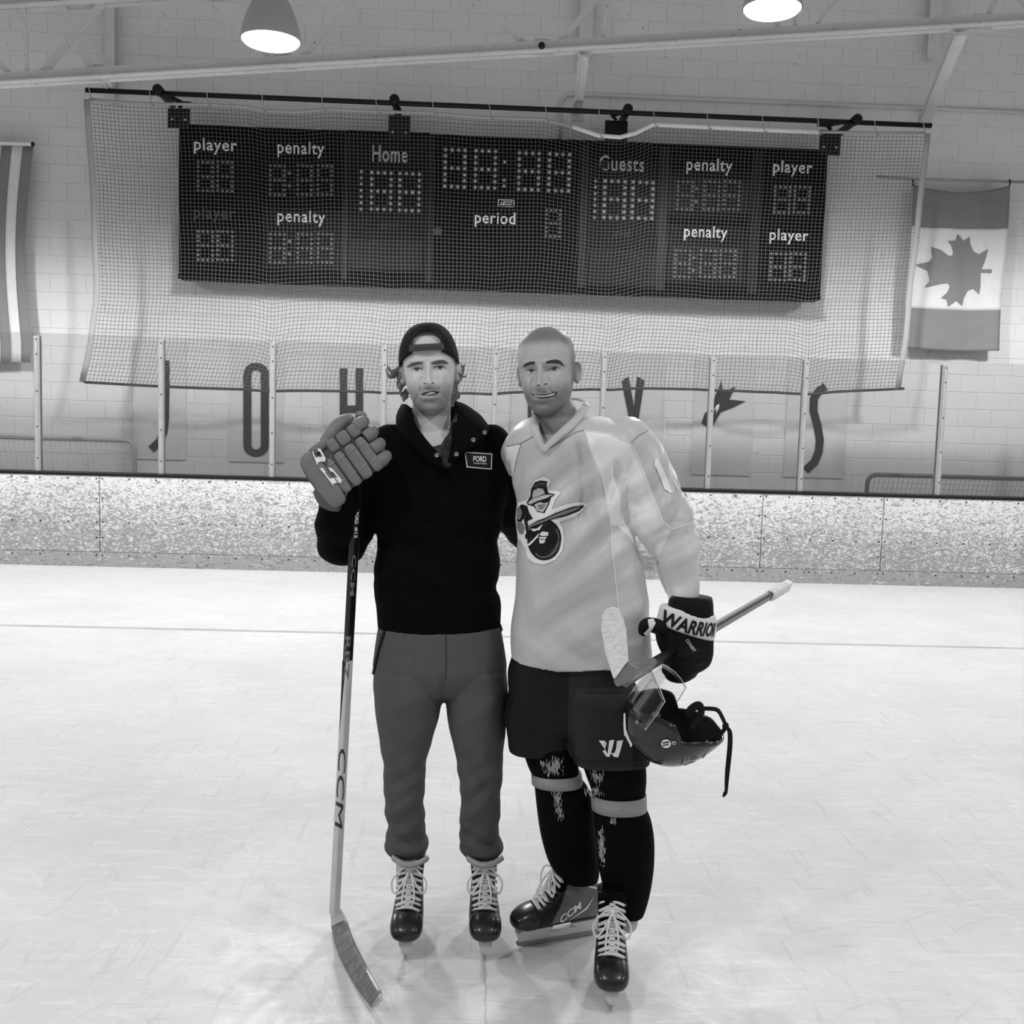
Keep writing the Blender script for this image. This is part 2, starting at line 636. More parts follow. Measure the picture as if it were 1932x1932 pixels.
# steel wall columns behind the truss
def wall_column(pa, pb, wpx, name='trim_1'):
    a, b = P(pa[0], pa[1], WY - 0.10), P(pb[0], pb[1], WY - 0.10)
    w = wpx / ppm(WY)
    x = (a.x + b.x) / 2
    mb = MB()
    mb.box(x - w / 2, x + w / 2, WY - 0.16, WY - 0.145, b.z, 7.4)
    mb.box(x - 0.008, x + 0.008, WY - 0.145, WY - 0.02, b.z, 7.4)
    mb.box(x - w / 2, x + w / 2, WY - 0.02, WY - 0.008, b.z, 7.4)
    return mb
for i, (a, b, w) in enumerate((((211, 20), (211, 195), 16), ((1105, 0), (1105, 112), 24), ((1760, 0), (1760, 112), 22))):
    struct(wall_column(a, b, w).build('trim_%d' % (i + 1), M['steel']))

# dasher boards
boards = thing('dasher_boards', (0, BY, 0), 'white puck-marked rink boards with black cap rail and grey kick plate', 'rink boards')
TOPZ = 0.945
seams_px = [-280, 188, 650, 1000, 1437, 1665, 2120, 2560]
sx = [P(x, 1000, BY).x for x in seams_px]
sx = [-12.9, -10.2, -7.6] + sx[1:-1] + [9.9, 12.9]
for a, b in zip(sx[:-1], sx[1:]):
    o = MB().box(a + 0.004, b - 0.004, BY, BY + 0.03, 0.15, TOPZ - 0.01).build('panel', M['board'], boards)
    bevel(o, 0.003, 1)
MB().box(-12.9, 12.9, BY + 0.03, BY + 0.14, 0.0, TOPZ - 0.02).build('frame', M['alu'], boards)
MB().box(-12.9, 12.9, BY - 0.012, BY + 0.03, 0.0, 0.148).build('kick_plate', M['kick'], boards)
o = MB().box(-12.9, 12.9, BY - 0.012, BY + 0.15, TOPZ - 0.012, TOPZ + 0.022).build('cap_rail', M['black'], boards)
bevel(o, 0.008)
sc = MB()
for a, b in zip(sx[:-1], sx[1:]):
    n = max(2, round((b - a) / 0.28))
    for i in range(n + 1):
        x = a + 0.03 + (b - a - 0.06) * i / n
        for z in ((0.905, 0.46, 0.118) if i not in (0, n) else (0.905, 0.70, 0.46, 0.30, 0.118)):
            yy = BY - 0.012 if z < 0.14 else BY
            sc.lathe((x, yy, z), [(0.009, -0.001), (0.009, 0.002), (0.004, 0.003)], 6, Vector((0, -1, 0)))
sc.build('screw_heads', M['black'], boards)['kind'] = 'stuff'

# glass panes and posts
barrier = thing('glass_barrier', (0, BY + 0.07, TOPZ), 'row of clear rink glass panes between metal posts on the boards', 'glass barrier')
post_px = [(65, 628), (301, 638), (513, 645), (725, 655), (936, 657), (1142, 668), (1348, 670), (1525, 680), (1788, 685)]
px_x = [-12.9, -11.5, -10.1, -8.7, -7.3, -5.85] + [P(x, y, BY).x for x, y in post_px] + [6.2, 7.5, 8.85, 10.2, 11.55, 12.9]
GTOP = 2.355
for i in range(len(px_x) - 1):
    a, b = px_x[i], px_x[i + 1]
    MB().box(a + 0.012, b - 0.012, BY + 0.066, BY + 0.078, TOPZ + 0.024, GTOP + 0.012).build('pane', M['glass'], barrier)
for x in px_x:
    mb = MB()
    mb.box(x - 0.026, x + 0.026, BY + 0.036, BY + 0.060, TOPZ + 0.024, GTOP - 0.02)
    mb.box(x - 0.014, x + 0.014, BY + 0.028, BY + 0.036, TOPZ + 0.024, GTOP - 0.03)
    mb.box(x - 0.026, x + 0.026, BY + 0.084, BY + 0.105, TOPZ + 0.024, GTOP - 0.02)
    mb.box(x - 0.011, x + 0.011, BY + 0.060, BY + 0.084, TOPZ + 0.024, GTOP - 0.02)
    po = mb.build('post', M['alu'], barrier)
    sm = MB()
    for z in (1.10, 1.42, 1.78, 2.15, 2.30):
        sm.lathe((x + 0.004, BY + 0.028, z), [(0.008, -0.001), (0.008, 0.002), (0.003, 0.004)], 6, Vector((0, -1, 0)))
    sm.build('bolt', M['black'], po)

# conduit on the wall
cd = [P(1057, 262, WY - 0.03), P(1057, 225, WY - 0.03), P(1057, 200, WY - 0.03), P(1060, 188, WY - 0.03), P(1070, 180, WY - 0.03), P(1085, 178, WY - 0.03), P(1400, 191, WY - 0.03), P(1760, 205, WY - 0.03), P(1990, 214, WY - 0.03)]
tag(MB().tube(cd, 0.018, 8).build('conduit', M['steel'], None, True), 'thin painted pipe bending along the block wall above the scoreboard', 'pipe')

# ------------------------------------------------------------------ roof trusses
TY = 9.7
slope = (P(1932, 45, TY) - P(0, 160, TY))
slope.y = 0
def chord_pt(x, off=0.0):
    a = P(0, 160, TY)
    return Vector((x, TY, a.z + (x - a.x) * slope.z / slope.x + off))
truss = thing('roof_truss', chord_pt(0), 'chipped light-painted steel roof truss with sloping chords and diagonal webs', 'truss')
def angle_pair(mb, a, b, w, h):
    t = 0.012
    for s in (-1, 1):
        o = Vector((0, s * (w / 2), 0))
        mb.bar(a + o + Vector((0, 0, -h / 2 + t / 2)), b + o + Vector((0, 0, -h / 2 + t / 2)), w * 0.86, t)
        o2 = Vector((0, s * 0.03, 0))
        mb.bar(a + o2, b + o2, t, h)
for off in (0.045, 0.70):
    mb = MB()
    angle_pair(mb, chord_pt(-13, off), chord_pt(13, off), 0.10, 0.10)
    mb.build('chord', M['steel'], truss)
def web(pa, pb, wpx, parent=truss, Y=TY, Y2=None, name='web'):
    a, b = P(pa[0], pa[1], Y), P(pb[0], pb[1], Y2 or Y)
    w = wpx / ppm(Y)
    mb = MB()
    mb.bar(a, b, w, 0.012, Vector((0, 1, 0)))
    mb.bar(a + Vector((0, 0.02, 0)), b + Vector((0, 0.02, 0)), 0.012, w * 0.8, Vector((0, 1, 0)))
    return mb.build(name, M['steel'], parent)
for a, b, w in (((112, 0), (180, 145), 13), ((195, 5), (62, 158), 14), ((44, 15), (52, 158), 7), ((-60, 60), (38, 158), 9),
                ((380, -8), (530, 128), 8), ((538, -40), (546, 125), 6), ((672, -15), (556, 128), 11),
                ((888, -10), (1010, 100), 11), ((1135, -12), (1040, 98), 11), ((1148, -20), (1136, 90), 7), ((1420, -60), (1478, 70), 8), ((1500, -20), (1500, 68), 6), ((1600, -30), (1525, 66), 7), ((1885, -15), (1855, 50), 10), ((1905, -20), (1960, 30), 9)):
    web(a, b, w)
MB().ball(P(1022, 86, TY - 0.1), 0.032, 10, 8).build('bolt_head', M['black'], truss)
for (x, y) in ((180, 140), (532, 118), (1022, 92), (1850, 45)):
    c = P(x, y, TY + 0.01)
    MB().prism([c + Vector((-0.12, 0, -0.06)), c + Vector((0.12, 0, -0.06)), c + Vector((0.07, 0, 0.09)), c + Vector((-0.07, 0, 0.09))], (0, 0.012, 0)).build('gusset', M['steel'], truss)
def knee(pa, pb, wpx, label):
    t = thing('knee_brace', P(pb[0], pb[1], WY - 0.04), label, 'brace', 'knee braces between truss and wall')
    a, b = P(pa[0], pa[1], TY), P(pb[0], pb[1], WY - 0.03)
    w = wpx / ppm(TY)
    mb = MB()
    up = Vector((1, 0, 0))
    mb.bar(a, b, 0.012, w, up)
    mb.bar(a + Vector((-w / 2, 0, 0)), b + Vector((-w / 2, 0, 0)), w * 0.8, 0.012, up)
    mb.build('angle_bar', M['steel'], t)
    MB().box(b.x - 0.07, b.x + 0.07, WY - 0.024, WY - 0.008, b.z - 0.09, b.z + 0.07).build('foot_plate', M['steel'], t)
knee((1812, 66), (1746, 228), 24, 'long painted steel brace sloping from truss to wall above the maple leaf flag')
knee((1102, 108), (1090, 212), 18, 'short-looking steel brace behind the net rail above the scoreboard middle')
knee((200, 150), (209, 168), 12, 'small steel brace at the left end of the net rail')

# ------------------------------------------------------------------ high bay lamps
def lamp(name, c, label, R=0.235, tilt=0.0):
    t = thing(name, c, label, 'ceiling lamp', 'high bay lamps')
    c = Vector(c)
    MB().lathe(c, [(R, 0.0), (R * 1.01, 0.012), (R * 0.93, 0.10), (R * 0.80, 0.20), (R * 0.62, 0.29), (R * 0.42, 0.345), (R * 0.30, 0.37), (R * 0.30, 0.36), (R * 0.40, 0.33), (R * 0.60, 0.275), (R * 0.78, 0.19), (R * 0.91, 0.095), (R * 0.97, 0.004)], 32, cap=False).build('reflector', M['lampbell'], t, True)
    MB().lathe(c, [(R * 0.30, 0.36), (R * 0.32, 0.37), (R * 0.32, 0.60), (R * 0.15, 0.63)], 20).build('ballast_housing', M['lampbell'], t)
    MB().tube([c + Vector((0, 0, 0.63)), c + Vector((0, 0, 1.6))], 0.012, 6).build('hanger_rod', M['steel'], t)
    ln = MB().lathe(c, [(R * 0.96, 0.012), (R * 0.94, 0.0), (R * 0.88, -0.018), (R * 0.70, -0.032), (R * 0.68, -0.027), (R * 0.50, -0.040), (R * 0.48, -0.035), (R * 0.28, -0.045), (R * 0.25, -0.040), (R * 0.02, -0.046)], 32).build('lens', M['lampglass'], t)
    ld = bpy.data.lights.new('lamp_light', 'SPOT')
    ld.energy = LAMP_WATTS
    ld.spot_size = math.radians(176)
    ld.spot_blend = 0.42
    ld.shadow_soft_size = 0.22
    lo = bpy.data.objects.new('lamp_light', ld)
    COL.objects.link(lo)
    lo.parent = t
    lo.location = (0, 0, -0.32)
    return t
LA = P(511, 78, 8.4)
LB_ = P(1457, 18, 8.4)
lampA = lamp('ceiling_lamp', LA, 'bell-shaped lamp with glowing lens hanging left above the scoreboard')
lampB = copy_tree(lampA)
lampB.location = LB_
lampB['label'] = 'glowing ceiling lamp cut off by the top edge right of centre'
dx = LB_ - LA
def dim(lampo, k):
    for ch in lampo.children:
        if ch.type == 'LIGHT':
            ch.data = ch.data.copy()
            ch.data.energy *= k
for ry in (5.0, 0.9):  # unseen lamp rows, added for their light and placed to model the faces
    for k in (-1, 0, 1, 2):
        c = copy_tree(lampA)
        c.location = LA + dx * (k if k < 2 else 1) + (Vector((dx.x, 0, -dx.z)) if k == 2 else Vector()) + Vector((0, ry - 8.4, 0.0))
        c['label'] = 'unseen high bay lamp added over the open ice for its light'
        dim(c, 0.05 if ry > 2 else 0.35)
for k in (-1, 2):  # unseen lamps extending the front row, added for their light
    c = copy_tree(lampA)
    c.location = LA + dx * (k if k < 2 else 1) + (Vector((dx.x, 0, -dx.z)) if k == 2 else Vector())
    c['label'] = 'unseen high bay lamp added over the open ice for its light'
# ================================================================== scoreboard
SY = 11.46
sb = thing('scoreboard', P(950, 550, SY), 'long black electric scoreboard with bulb digits hanging behind the net', 'scoreboard')
c00, c11 = P(337, 235, SY), P(1549, 567, SY)
SX0, SX1, SZ1, SZ0 = c00.x, P(1563, 283, SY).x, c00.z, c11.z
o = MB().box(SX0, SX1, SY, SY + 0.22, SZ0, SZ1).build('cabinet', M['blackboard'], sb)
bevel(o, 0.01)
def spx(x, y, off=0.0):
    p = P(x, y, SY)
    p.y = SY - off
    return p
def panel(x0, y0, x1, y1, m, d=0.006, name='panel'):
    a, b = P(x0, y0, SY), P(x1, y1, SY)
    return MB().box(a.x, b.x, SY - d, SY + 0.002, b.z, a.z).build(name, m, sb)
# frame lips
for z0_, z1_ in ((SZ0, SZ0 + 0.05), (SZ1 - 0.04, SZ1)):
    MB().box(SX0, SX1, SY - 0.02, SY, z0_, z1_).build('frame_rail', M['blackboard'], sb)
for q in ((656, 245, 805, 517, 'panelgrey2'), (1108, 300, 1246, 545, 'panelgrey2'), (1256, 318, 1420, 414, 'panelgrey2'), (1256, 424, 1420, 540, 'panelgrey2'), (498, 392, 645, 512, 'panelgrey2'), (355, 255, 490, 512, 'blackboard'), (1432, 318, 1545, 540, 'blackboard'), (820, 268, 1095, 545, 'blackboard')):
    panel(*q[:4], M[q[4]])
for q in ((660, 452, 796, 510), (1112, 470, 1240, 540), (1262, 335, 1412, 402), (1266, 462, 1400, 532)):
    panel(*q, M['panelgrey'], 0.010, 'inner_panel')
for x in (652, 1250, 1425, 812, 1100):
    a, b = P(x - 2, 250, SY), P(x + 2, 560, SY)
    MB().box(a.x, b.x, SY - 0.014, SY, SZ0 + 0.05, SZ1 - 0.04).build('divider', M['black'], sb)
def words(s, cx, cy, w, h, m, bold=0.012, space=1.1):
    c = spx(cx, cy, 0.014)
    W, H = w / ppm(SY) * 1.012, h / ppm(SY) * 1.012
    mb = MB()
    text_on(mb, s, lambda u, v: c + Vector(((u - 0.5) * W, 0, (v - 0.5) * H)), bold, 0, space)
    ob = mb.build('lettering', m, sb)
    sm = ob.modifiers.new('thickness', 'SOLIDIFY')
    sm.thickness = 0.004
    return ob
for a in (('player', 407, 277, 76, 28, 'white'), ('penalty', 568, 283, 84, 29, 'white'), ('player', 405, 405, 74, 27, 'faint'), ('penalty', 569, 412, 86, 28, 'white'),
          ('Home', 736, 291, 63, 29, 'homegrey'), ('Guests', 1173, 309, 82, 27, 'homegrey'), ('period', 934, 415, 74, 28, 'white'), ('goal', 734, 425, 30, 15, 'faint2'), ('goal', 1173, 441, 30, 15, 'faint2'),
          ('penalty', 1338, 315, 84, 29, 'white'), ('player', 1495, 319, 72, 28, 'white'), ('penalty', 1331, 441, 80, 28, 'white'), ('player', 1488, 447, 72, 28, 'white')):
    words(*a[:5], M[a[5]])
# bulb digits
SEG8 = [(c, r) for r in range(7) for c in range(4) if c in (0, 3) or r in (0, 3, 6)]
def digit(x0, x1, y0, y1, m, one=False, seg=None, name='digit'):
    a, b = P(x0, y0, SY), P(x1, y1, SY)
    hood, bulb = MB(), MB()
    cells_ = seg or ([(0, r) for r in range(7)] if one else SEG8)
    nc = max(c for c, _ in cells_) or 1
    nr = max(r for _, r in cells_) or 1
    R = 0.0165 if m is M['bulb'] else 0.0135
    big = (b.x - a.x) / 3 * 0.42 if not one and not seg else 0.026
    R = min(max(big, 0.014), 0.030)
    for c, r in cells_:
        x = a.x + (b.x - a.x) * (c / nc if not one else 0.5)
        z = a.z + (b.z - a.z) * r / nr
        p = Vector((x, SY - 0.008, z))
        hood.lathe(p, [(R, 0), (R, 0.022), (R * 0.86, 0.022), (R * 0.82, 0.004)], 8, Vector((0, -1, 0)))
        bulb.lathe(p + Vector((0, -0.004, -R * 0.12)), [(R * 0.72, 0), (R * 0.66, R * 0.7), (R * 0.42, R * 1.15), (R * 0.1, R * 1.32)], 8, Vector((0, -1, 0)))
    h = bulb.build(name, m, sb, True)
    h['kind'] = 'stuff'
    hood.build('bulb_hood', M['socket'], h)['kind'] = 'stuff'
BU, BD = M['bulb'], M['bulbdim']
for y0, y1, y2, y3 in ((306, 361, 313, 368), (437, 491, 442, 496)):
    digit(375, 402, y0, y1, BD); digit(412, 439, y0, y1, BD)
    digit(511, 537, y2, y3, BD); digit(563, 588, y2, y3, BD); digit(601, 626, y2, y3, BD)
    digit(547, 553, y2 + 14, y2 + 38, BD, seg=[(0, 0), (0, 1)], name='colon')
digit(678, 686, 324, 395, BU, True); digit(702, 737, 326, 396, BU); digit(755, 790, 328, 398, BU)
digit(841, 876, 283, 353, BU); digit(898, 933, 285, 355, BU); digit(980, 1015, 289, 359, BU); digit(1037, 1072, 291, 361, BU)
digit(952, 958, 306, 352, BU, seg=[(0, 0), (0, 3), (0, 4)], name='colon')
digit(1031, 1055, 397, 447, BD)
digit(1118, 1126, 342, 411, BU, True); digit(1141, 1176, 342, 412, BU); digit(1194, 1229, 344, 413, BU)
for (q, r, s, t, y0, y1, u, w, y2, y3, col) in ((1279, 1329, 1367, 1316, 343, 396, 1462, 1499, 353, 402, 0), (1274, 1322, 1359, 1311, 473, 523, 1454, 1491, 479, 529, 0)):
    for x in (q, r, s):
        digit(x, x + 25, y0, y1, BD)
    for x in (u, w):
        digit(x, x + 25, y2, y3, BD)
    digit(t - 3, t + 3, y0 + 14, y0 + 38, BD, seg=[(0, 0), (0, 1)], name='colon')
# maker's badge and little plate
lg = spx(955, 384, 0.014)
w, h = 15 / ppm(SY), 6.5 / ppm(SY)
mb = MB()
for a, b, c, d in ((-w, w, h - 0.007, h), (-w, w, -h, -h + 0.007), (-w, -w + 0.007, -h, h), (w - 0.007, w, -h, h)):
    mb.box(lg.x + a, lg.x + b, lg.y - 0.002, lg.y, lg.z + c, lg.z + d)
text_on(mb, 'LECO', lambda u, v: lg + Vector(((u - 0.5) * w * 1.5, -0.002, (v - 0.5) * h * 1.1)), 0.03, 0.35)
mb.build('badge', M['white'], sb)
pl = spx(826, 438, 0.02)
MB().box(pl.x - 0.045, pl.x + 0.045, pl.y, pl.y + 0.012, pl.z - 0.035, pl.z + 0.035).box(pl.x - 0.02, pl.x + 0.02, pl.y, pl.y + 0.012, pl.z + 0.037, pl.z + 0.05).build('plate', M['faint'], sb)
# tape patch on the first letter of Guests
tp = spx(1142, 309, 0.022)
MB().box(tp.x - 0.055, tp.x + 0.03, tp.y, tp.y + 0.003, tp.z - 0.06, tp.z + 0.02).build('tape_patch', M['panelgrey'], sb)
# hanging brackets with arms and pipe stubs carrying the net rail
RY = 11.22
for (bx0, by0, bx1, by1), (qx, qy) in (((317, 204, 358, 233), (297, 168)), ((733, 217, 774, 257), (744, 187)), ((1142, 227, 1183, 266), (1185, 205)), ((1548, 245, 1585, 285), (1618, 224))):
    a, b = P(bx0, by0, SY - 0.03), P(bx1, by1, SY - 0.03)
    hb = MB().box(a.x, b.x, SY - 0.035, SY - 0.02, b.z - 0.05, a.z).build('bracket', M['black'], sb)
    q = P(qx, qy, RY - 0.06)
    e = Vector(((a.x + b.x) / 2, SY - 0.03, a.z))
    n = P((bx0 + bx1) / 2 + (8 if qx < bx0 else -8 if qx > bx1 else 0), by0 - 9, SY - 0.04)
    MB().bar(e + Vector((-0.0, 0, 0.005)), n, 0.05, 0.012).bar(n + Vector((0.09 if qx < 600 else -0.09 if qx > 1500 else 0.02, 0, 0)), n + Vector((-0.07 if qx < 600 else 0.07 if qx > 1500 else 0, 0, 0)), 0.05, 0.03).bar(n, Vector((q.x, RY + 0.02, q.z)), 0.04, 0.03).build('arm', M['black'], hb)
    MB().lathe(Vector((q.x, RY - 0.07, q.z)), [(0.0001, -0.012), (0.035, -0.010), (0.052, 0.004), (0.052, 0.10), (0.04, 0.12), (0.04, 0.55)], 18, Vector((0, 1, 0))).build('pipe_stub', M['black'], hb, True)
    bo = MB()
    for fx in (0.2, 0.8):
        bo.lathe(Vector((a.x + (b.x - a.x) * fx, SY - 0.035, b.z + 0.035)), [(0.013, 0), (0.013, 0.006), (0.004, 0.009)], 8, Vector((0, -1, 0)))
    bo.build('bolt', M['bulb'], hb)

# ================================================================== protective net and its rail
rail = MB().tube([P(162, 170, RY), P(600, 188.4, RY), P(1200, 213.6, RY), P(1757, 237, RY)], 0.026, 10).build('net_rail', M['black'], None, True)
tag(rail, 'long black pipe above the scoreboard that the net hangs from', 'rail')
netobj = thing('protective_net', P(950, 740, 11.3), 'knotted safety net hanging from the black pipe in front of the scoreboard', 'net')
NY = 11.24
def interp(tab, t):
    xs = [a for a, _ in tab]
    return float(np.interp(t, xs, [b for _, b in tab]))
TOP = [(168, 188), (225, 194), (300, 197), (390, 198), (470, 203), (500, 210), (560, 212), (620, 207), (700, 211), (815, 214), (900, 222), (1025, 226), (1080, 240), (1130, 257), (1170, 260), (1200, 252), (1232, 236), (1340, 241), (1440, 246), (1545, 250), (1650, 252), (1745, 252)]
BOT = [(157, 721), (300, 729), (400, 733), (513, 736), (640, 738), (800, 742), (900, 742), (980, 740), (1060, 737), (1140, 732), (1240, 733), (1340, 735), (1420, 739), (1515, 742), (1600, 738), (1692, 734)]
LEFT = [(0, 168), (0.2, 176), (0.45, 183), (0.7, 186), (0.85, 178), (1, 157)]
RIGHT = [(0, 1746), (0.25, 1733), (0.5, 1719), (0.75, 1706), (1, 1692)]
FOLDS = [(513, 26, 12), (735, 22, 6), (930, 24, 10), (1150, 30, 14), (1345, 24, 5), (1525, 26, 14)]
def net_pt(s, t):
    xl, xr = interp(LEFT, t), interp(RIGHT, t)
    x = xl + (xr - xl) * s
    xt, xb = 168 + (1746 - 168) * s, 157 + (1692 - 157) * s
    y = interp(TOP, xt) * (1 - t) + interp(BOT, xb) * t
    k = max(0.0, (t - 0.45) / 0.55)
    dep = 0.0
    for fx, wd, am in FOLDS:
        u = (x - fx) / wd
        g = math.exp(-u * u)
        y += am * g * k * (1 - 0.75 * max(0, (t - 0.85) / 0.15))
        x += -am * 0.55 * u * g * k
        dep += 0.05 * g * k
    y -= 5 * math.sin(x * 0.021 + 1.0) * k * (1 - t) * 2
    x += 2.2 * math.sin(y * 0.035 + x * 0.01) * t
    bulge = 0.10 * math.sin(math.pi * min(1, t * 1.15))
    return P(x, y, NY - 0.03 + dep + 0.10 * t - 0.03 * math.sin(x * 0.03 + t * 3) * k)
NC, NR = 206, 72
strings = MB()
grid = [[net_pt(i / NC, j / NR) for i in range(NC + 1)] for j in range(NR + 1)]
for j in range(NR + 1):
    strings.tube(grid[j], 0.0027, 3, False)
for i in range(NC + 1):
    strings.tube([grid[j][i] for j in range(NR + 1)], 0.0027, 3, False)
nt_ = strings.build('netting', M['net'], netobj)
nt_['kind'] = 'stuff'
# the webbing bands, the bottom rope and the hooks
def band(pts, w, m, name, d=0.006):
    mb = MB()
    mb.tube(pts, w / 2, 6, True, flat=d / w * 2)
    return mb.build(name, m, netobj, True)
tp_pts = [P(x, y - 1, NY - 0.035) for x, y in TOP]
band(tp_pts[:13], 0.035, M['webbing'], 'top_band')
band(tp_pts[12:20], 0.050, M['webwhite'], 'white_band')
band(tp_pts[19:], 0.035, M['webbing'], 'top_band')
band([net_pt(0, t / 14) + Vector((-0.02, -0.01, 0)) for t in range(15)], 0.075, M['webbing'], 'side_band')
band([net_pt(1, t / 14) + Vector((0.02, -0.01, 0)) for t in range(15)], 0.075, M['webbing'], 'side_band')
MB().tube([net_pt(s / 40, 1) for s in range(41)] + [P(1706, 733, NY + 0.06)], [0.017] * 42, 6).build('bottom_rope', M['rope'], netobj, True)
for x in (168, 282, 390, 494, 607, 709, 816, 923, 1029, 1130, 1233, 1334, 1438, 1543, 1650, 1742):
    yy = 170 + (x - 162) * 67 / 1595
    a = P(x, yy - 4, RY - 0.03)
    b = P(x + 4, interp(TOP, x) + 1, NY - 0.04)
    MB().tube([a + Vector((0, 0.06, 0)), a, b, b + Vector((0.012, 0, -0.02)), b + Vector((0.03, 0, 0.0))], 0.006, 5).build('hook', M['alu'], netobj)

# ================================================================== letters on the wall
LY = WY - 0.03
def sign(label, panel_cx, polys, y0=640, y1=868, holes=None):
    ytop = y0 + (panel_cx - 300) * 0.028
    ybot = y1 + (panel_cx - 300) * 0.028
    c = P(panel_cx, ybot, LY)
    t = thing('wall_letter', (c.x, LY, c.z), label, 'letter sign', 'painted letter boards on the block wall')
    a, b = P(panel_cx - 50, ytop, LY), P(panel_cx + 50, ybot, LY)
    MB().box(a.x, b.x, LY, WY - 0.008, b.z, a.z).build('board', M['signpanel'], t)
    mb = MB()
    for poly in polys:
        pts = [P(x, y, LY - 0.012) for x, y in poly]
        mb.prism([Vector((p.x, LY - 0.012, p.z)) for p in pts], (0, 0.010, 0))
    mb.build('letter', M['letter'], t)
    return t
def arc(cx, cy, rx, ry, a0, a1, n=10):
    return [(cx + rx * math.cos(math.radians(a0 + (a1 - a0) * i / n)), cy + ry * math.sin(math.radians(a0 + (a1 - a0) * i / n))) for i in range(n + 1)]
def thick(pts, w):
    """outline of a stroke of width w along pts"""
    L, R = [], []
    for i, p in enumerate(pts):
        a, b = pts[max(i - 1, 0)], pts[min(i + 1, len(pts) - 1)]
        dx_, dy_ = b[0] - a[0], b[1] - a[1]
        n = math.hypot(dx_, dy_) or 1
        L.append((p[0] - dy_ / n * w / 2, p[1] + dx_ / n * w / 2))
        R.append((p[0] + dy_ / n * w / 2, p[1] - dx_ / n * w / 2))
    return [[L[i], L[i + 1], R[i + 1], R[i]] for i in range(len(pts) - 1)]
sign('black letter J on a pale board, leftmost of the wall letters', 300, thick([(312, 680), (311.5, 740), (311, 790), (308, 815), (302, 832), (285, 848)], 15))
ring = arc(483, 706, 24, 22, 180, 360) + arc(483, 840, 24, 22, 0, 180)
inn = arc(483, 706, 9, 8, 180, 360) + arc(483, 840, 9, 8, 0, 180)
oq = [[ring[i], ring[(i + 1) % len(ring)], inn[(i + 1) % len(ring)], inn[i]] for i in range(len(ring))]
sign('black letter O on a pale board behind the glass', 484, oq)
sign('black letter H on a pale board beside the gloved hand on the stick', 662, [[(641, 695), (655, 695), (655, 868), (641, 868)], [(671, 695), (685, 695), (685, 868), (671, 868)], [(655, 765), (671, 765), (671, 779), (655, 779)]])
sign('black letter N mostly hidden behind the head in the cap', 840, [[(818, 700), (832, 700), (832, 873), (818, 873)], [(848, 690), (862, 690), (862, 873), (848, 873)], [(818, 700), (834, 700), (862, 873), (846, 873)]])
sign('black letter N almost hidden behind the shaven-headed man', 1017, [[(996, 705), (1010, 705), (1010, 878), (996, 878)], [(1026, 705), (1040, 705), (1040, 878), (1026, 878)], [(996, 705), (1012, 705), (1040, 878), (1024, 878)]])
sign('black letter Y on a pale board above the jersey shoulder', 1195, [[(1173, 719), (1186, 710), (1200, 788), (1187, 790)], [(1202, 710), (1216, 718), (1205, 790), (1194, 790)], [(1187, 786), (1205, 786), (1203, 880), (1188, 880)]])
bd = [(1324, 798), (1330, 780), (1345, 765), (1350, 745), (1356, 733), (1361, 717), (1364, 740), (1388, 729), (1376, 754), (1407, 757), (1385, 768), (1360, 778), (1346, 802), (1334, 806)]
sgn = sign('black winged flame mark on a pale board between Y and S', 1364, [bd])
mb = MB()
mb.prism([Vector((p.x, LY - 0.016, p.z)) for p in [P(x, y, LY) for x, y in ((1345, 776), (1352, 764), (1357, 762), (1355, 772), (1350, 780), (1352, 770))]], (0, 0.003, 0))
mb.build('white_stroke', M['white'], sgn)
sign('black letter S on a pale board, rightmost of the wall letters', 1540, thick([(1558, 729), (1545, 738), (1536, 752), (1535, 775), (1543, 805), (1547, 830), (1545, 852), (1537, 872), (1520, 888)], 15))

# ================================================================== flags
def flag_grid(corners, nu, nv, wave):
    tl, tr, br, bl = [Vector(c) for c in corners]
    def fn(u, v):
        p = (tl * (1 - u) + tr * u) * (1 - v) + (bl * (1 - u) + br * u) * v
        return p + wave(u, v)
    return fn
def cloth(name, fn, u0, u1, v0, v1, m, parent, nu=24, nv=16, off=0.0):
    mb = MB()
    vs = [fn(u0 + (u1 - u0) * i / nu, v0 + (v1 - v0) * j / nv) + Vector((0, off, 0)) for j in range(nv + 1) for i in range(nu + 1)]
    fs = [(j * (nu + 1) + i, j * (nu + 1) + i + 1, (j + 1) * (nu + 1) + i + 1, (j + 1) * (nu + 1) + i) for j in range(nv) for i in range(nu)]
    mb.add(vs, fs)
    ob = mb.build(name, m, parent, True)
    s = ob.modifiers.new('thickness', 'SOLIDIFY')
    s.thickness = 0.003
    s.offset = 0
    return ob
FY = 11.62
fl = thing('flag', P(1795, 660, FY), 'maple leaf flag hung sideways from a pole at the right of the net', 'flag')
def wv(u, v):
    sag = -0.085 * math.sin(math.pi * u) * max(0, 1 - v * 3.2)
    return Vector((0.012 * math.sin(v * 6), 0.016 * math.sin(u * 9 + v * 2.2) + 0.012 * math.sin(u * 17 - v * 5), sag - 0.018 * math.sin(math.pi * u) * v))
ff = flag_grid([P(1722, 347, FY), P(1905, 350, FY), P(1884, 662, FY), P(1707, 656, FY)], 24, 40, wv)
cloth('red_band', ff, 0, 1, 0, 0.255, M['flagred'], fl)
cloth('pale_band', ff, 0, 1, 0.255, 0.752, M['flagwhite'], fl, 24, 24)
cloth('red_band', ff, 0, 1, 0.752, 1, M['flagred'], fl)
